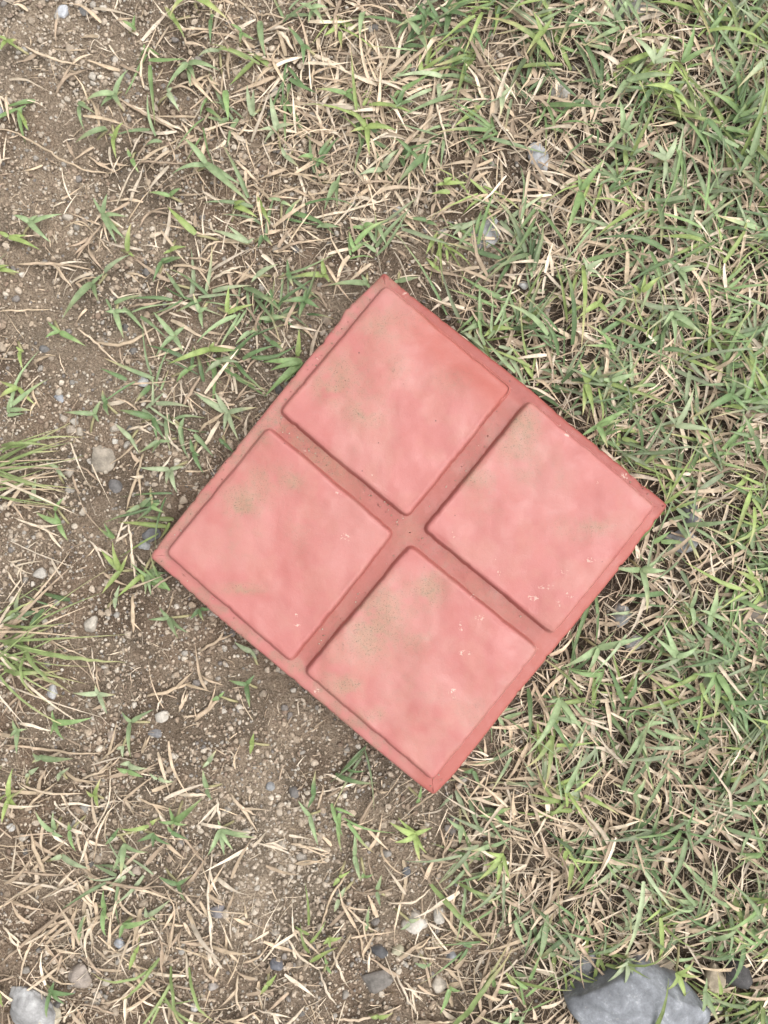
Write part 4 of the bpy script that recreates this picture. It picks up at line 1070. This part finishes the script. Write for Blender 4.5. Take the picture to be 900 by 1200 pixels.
rag = lambda px, py, s, a_, b_: sstep(a_, b_, fbm(px, py, 55, 3, s))
hole = lambda px, py: 1 - np.clip(.8 * blob(px, py, 569, 275, 24, 20) + .8 * blob(px, py, 631, 188, 20, 24) + .7 * blob(px, py, 800, 632, 30, 24) + .75 * blob(px, py, 835, 655, 45, 55) + .7 * blob(px, py, 650, 240, 40, 40) + .6 * blob(px, py, 735, 380, 30, 25) + .6 * blob(px, py, 740, 715, 50, 30) + 1.0 * blob(px, py, 742, 1172, 72, 44) + .95 * blob(px, py, 838, 1142, 36, 34) + 1.2 * blob(px, py, 862, 1138, 30, 30) + .6 * blob(px, py, 530, 350, 40, 30) + .7 * blob(px, py, 640, 330, 30, 30), 0, 1)
d_green = lambda px, py: np.clip(lush(px, py) * (.12 + .88 * rag(px, py, 151, .40, .62)) * (.5 + .5 * sstep(600, 880, px + (500 - py) * .12)), 0, 1) * hole(px, py) + .35 * blob(px, py, 560, 20, 120, 40) + .012 + .05 * blob(px, py, 240, 440, 110, 160) + .025 * blob(px, py, 120, 1080, 180, 160) + .11 * blob(px, py, 430, 180, 170, 140)
d_straw = lambda px, py: np.clip(lush(px, py) * .8 + .95 * blob(px, py, 440, 80, 165, 130) * rag(px, py, 161, .30, .5) + .75 * blob(px, py, 490, 230, 150, 100) * rag(px, py, 163, .33, .52) + .3 * blob(px, py, 90, 1080, 160, 190) + .14 * blob(px, py, 360, 1120, 140, 90) + .2 * blob(px, py, 260, 470, 90, 90) + .18 * blob(px, py, 250, 200, 120, 180) + .2 * blob(px, py, 560, 1080, 80, 120) + .015, 0, 1) * hole(px, py)

V, F, C = shoots(900, d_straw, 401, .012, 3, (.010, .036), (.0008, .0027), S_PAL, STRAW_TIP, True)
V2, F2, C2 = shoots(9000, d_straw, 405, .012, 1, (.007, .034), (.0007, .0030), S_PAL, STRAW_TIP, True)
V, F, C = np.vstack([V, V2]), np.vstack([F, F2 + len(V)]), np.vstack([C, C2])
tag(mesh_obj('straw_litter', V, F, M_straw, col=C), 'pale dry straw and withered blades matted between the green grass', 'dry grass', kind='stuff')
V, F, C = shoots(4600, d_straw, 411, .008, 3, (.006, .024), (.00025, .0007), S_PAL * .9, STRAW_TIP, True, ns=3)
d_frag = lambda px, py: .45 + .35 * rag(px, py, 171, .35, .6) + 0 * px
V2, F2, C2 = shoots(5200, d_frag, 415, .003, 1, (.0025, .010), (.0003, .0010), S_PAL * .92, STRAW_TIP, True, ns=3)
V, F, C = np.vstack([V, V2]), np.vstack([F, F2 + len(V)]), np.vstack([C, C2])
tag(mesh_obj('straw_fibres', V, F, M_straw, col=C), 'fine dry fibres and broken straw bits lying in the grass and on soil', 'dry grass', kind='stuff')
def bias(px, py, a_, g):
    up = sstep(760, 860, px) * sstep(420, 250, py)
    return np.where(g.random(len(a_)) < up * .8, np.pi / 2 + g.normal(0, .7, len(a_)), a_)
V, F, C = shoots(1580, d_green, 421, .020, 5, (.009, .035), (.0012, .0034), G_PAL, STRAW_TIP, False, bias)
tag(mesh_obj('turf_grass', V, F, M_leaf, col=C), 'dense green turf grass growing on the right of the tile', 'grass', kind='stuff')
d_tall = lambda px, py: sstep(700, 880, px) * sstep(520, 200, py) * .8 + .12 * lush(px, py)
V, F, C = shoots(330, d_tall, 431, .024, 3, (.026, .058), (.0014, .0036), G_PAL, STRAW_TIP, False, bias)
tag(mesh_obj('tall_grass', V, F, M_leaf, col=C), 'longer green blades standing up out of the turf', 'grass', kind='stuff')
# the same mix goes on, coarser, outside the picture
V, F, C = shoots(1900, d_green, 441, .022, 4, (.014, .045), (.0020, .0045), G_PAL, STRAW_TIP, False, None, 3, 1.1)
tag(mesh_obj('outlying_turf', V, F, M_leaf, col=C), 'green turf continuing around the patch with the tile', 'grass', kind='stuff')
V, F, C = shoots(5000, d_straw, 443, .014, 1, (.010, .042), (.0010, .0036), S_PAL, STRAW_TIP, True, None, 3, 1.1)
tag(mesh_obj('outlying_straw', V, F, M_straw, col=C), 'dry straw continuing around the patch with the tile', 'dry grass', kind='stuff')
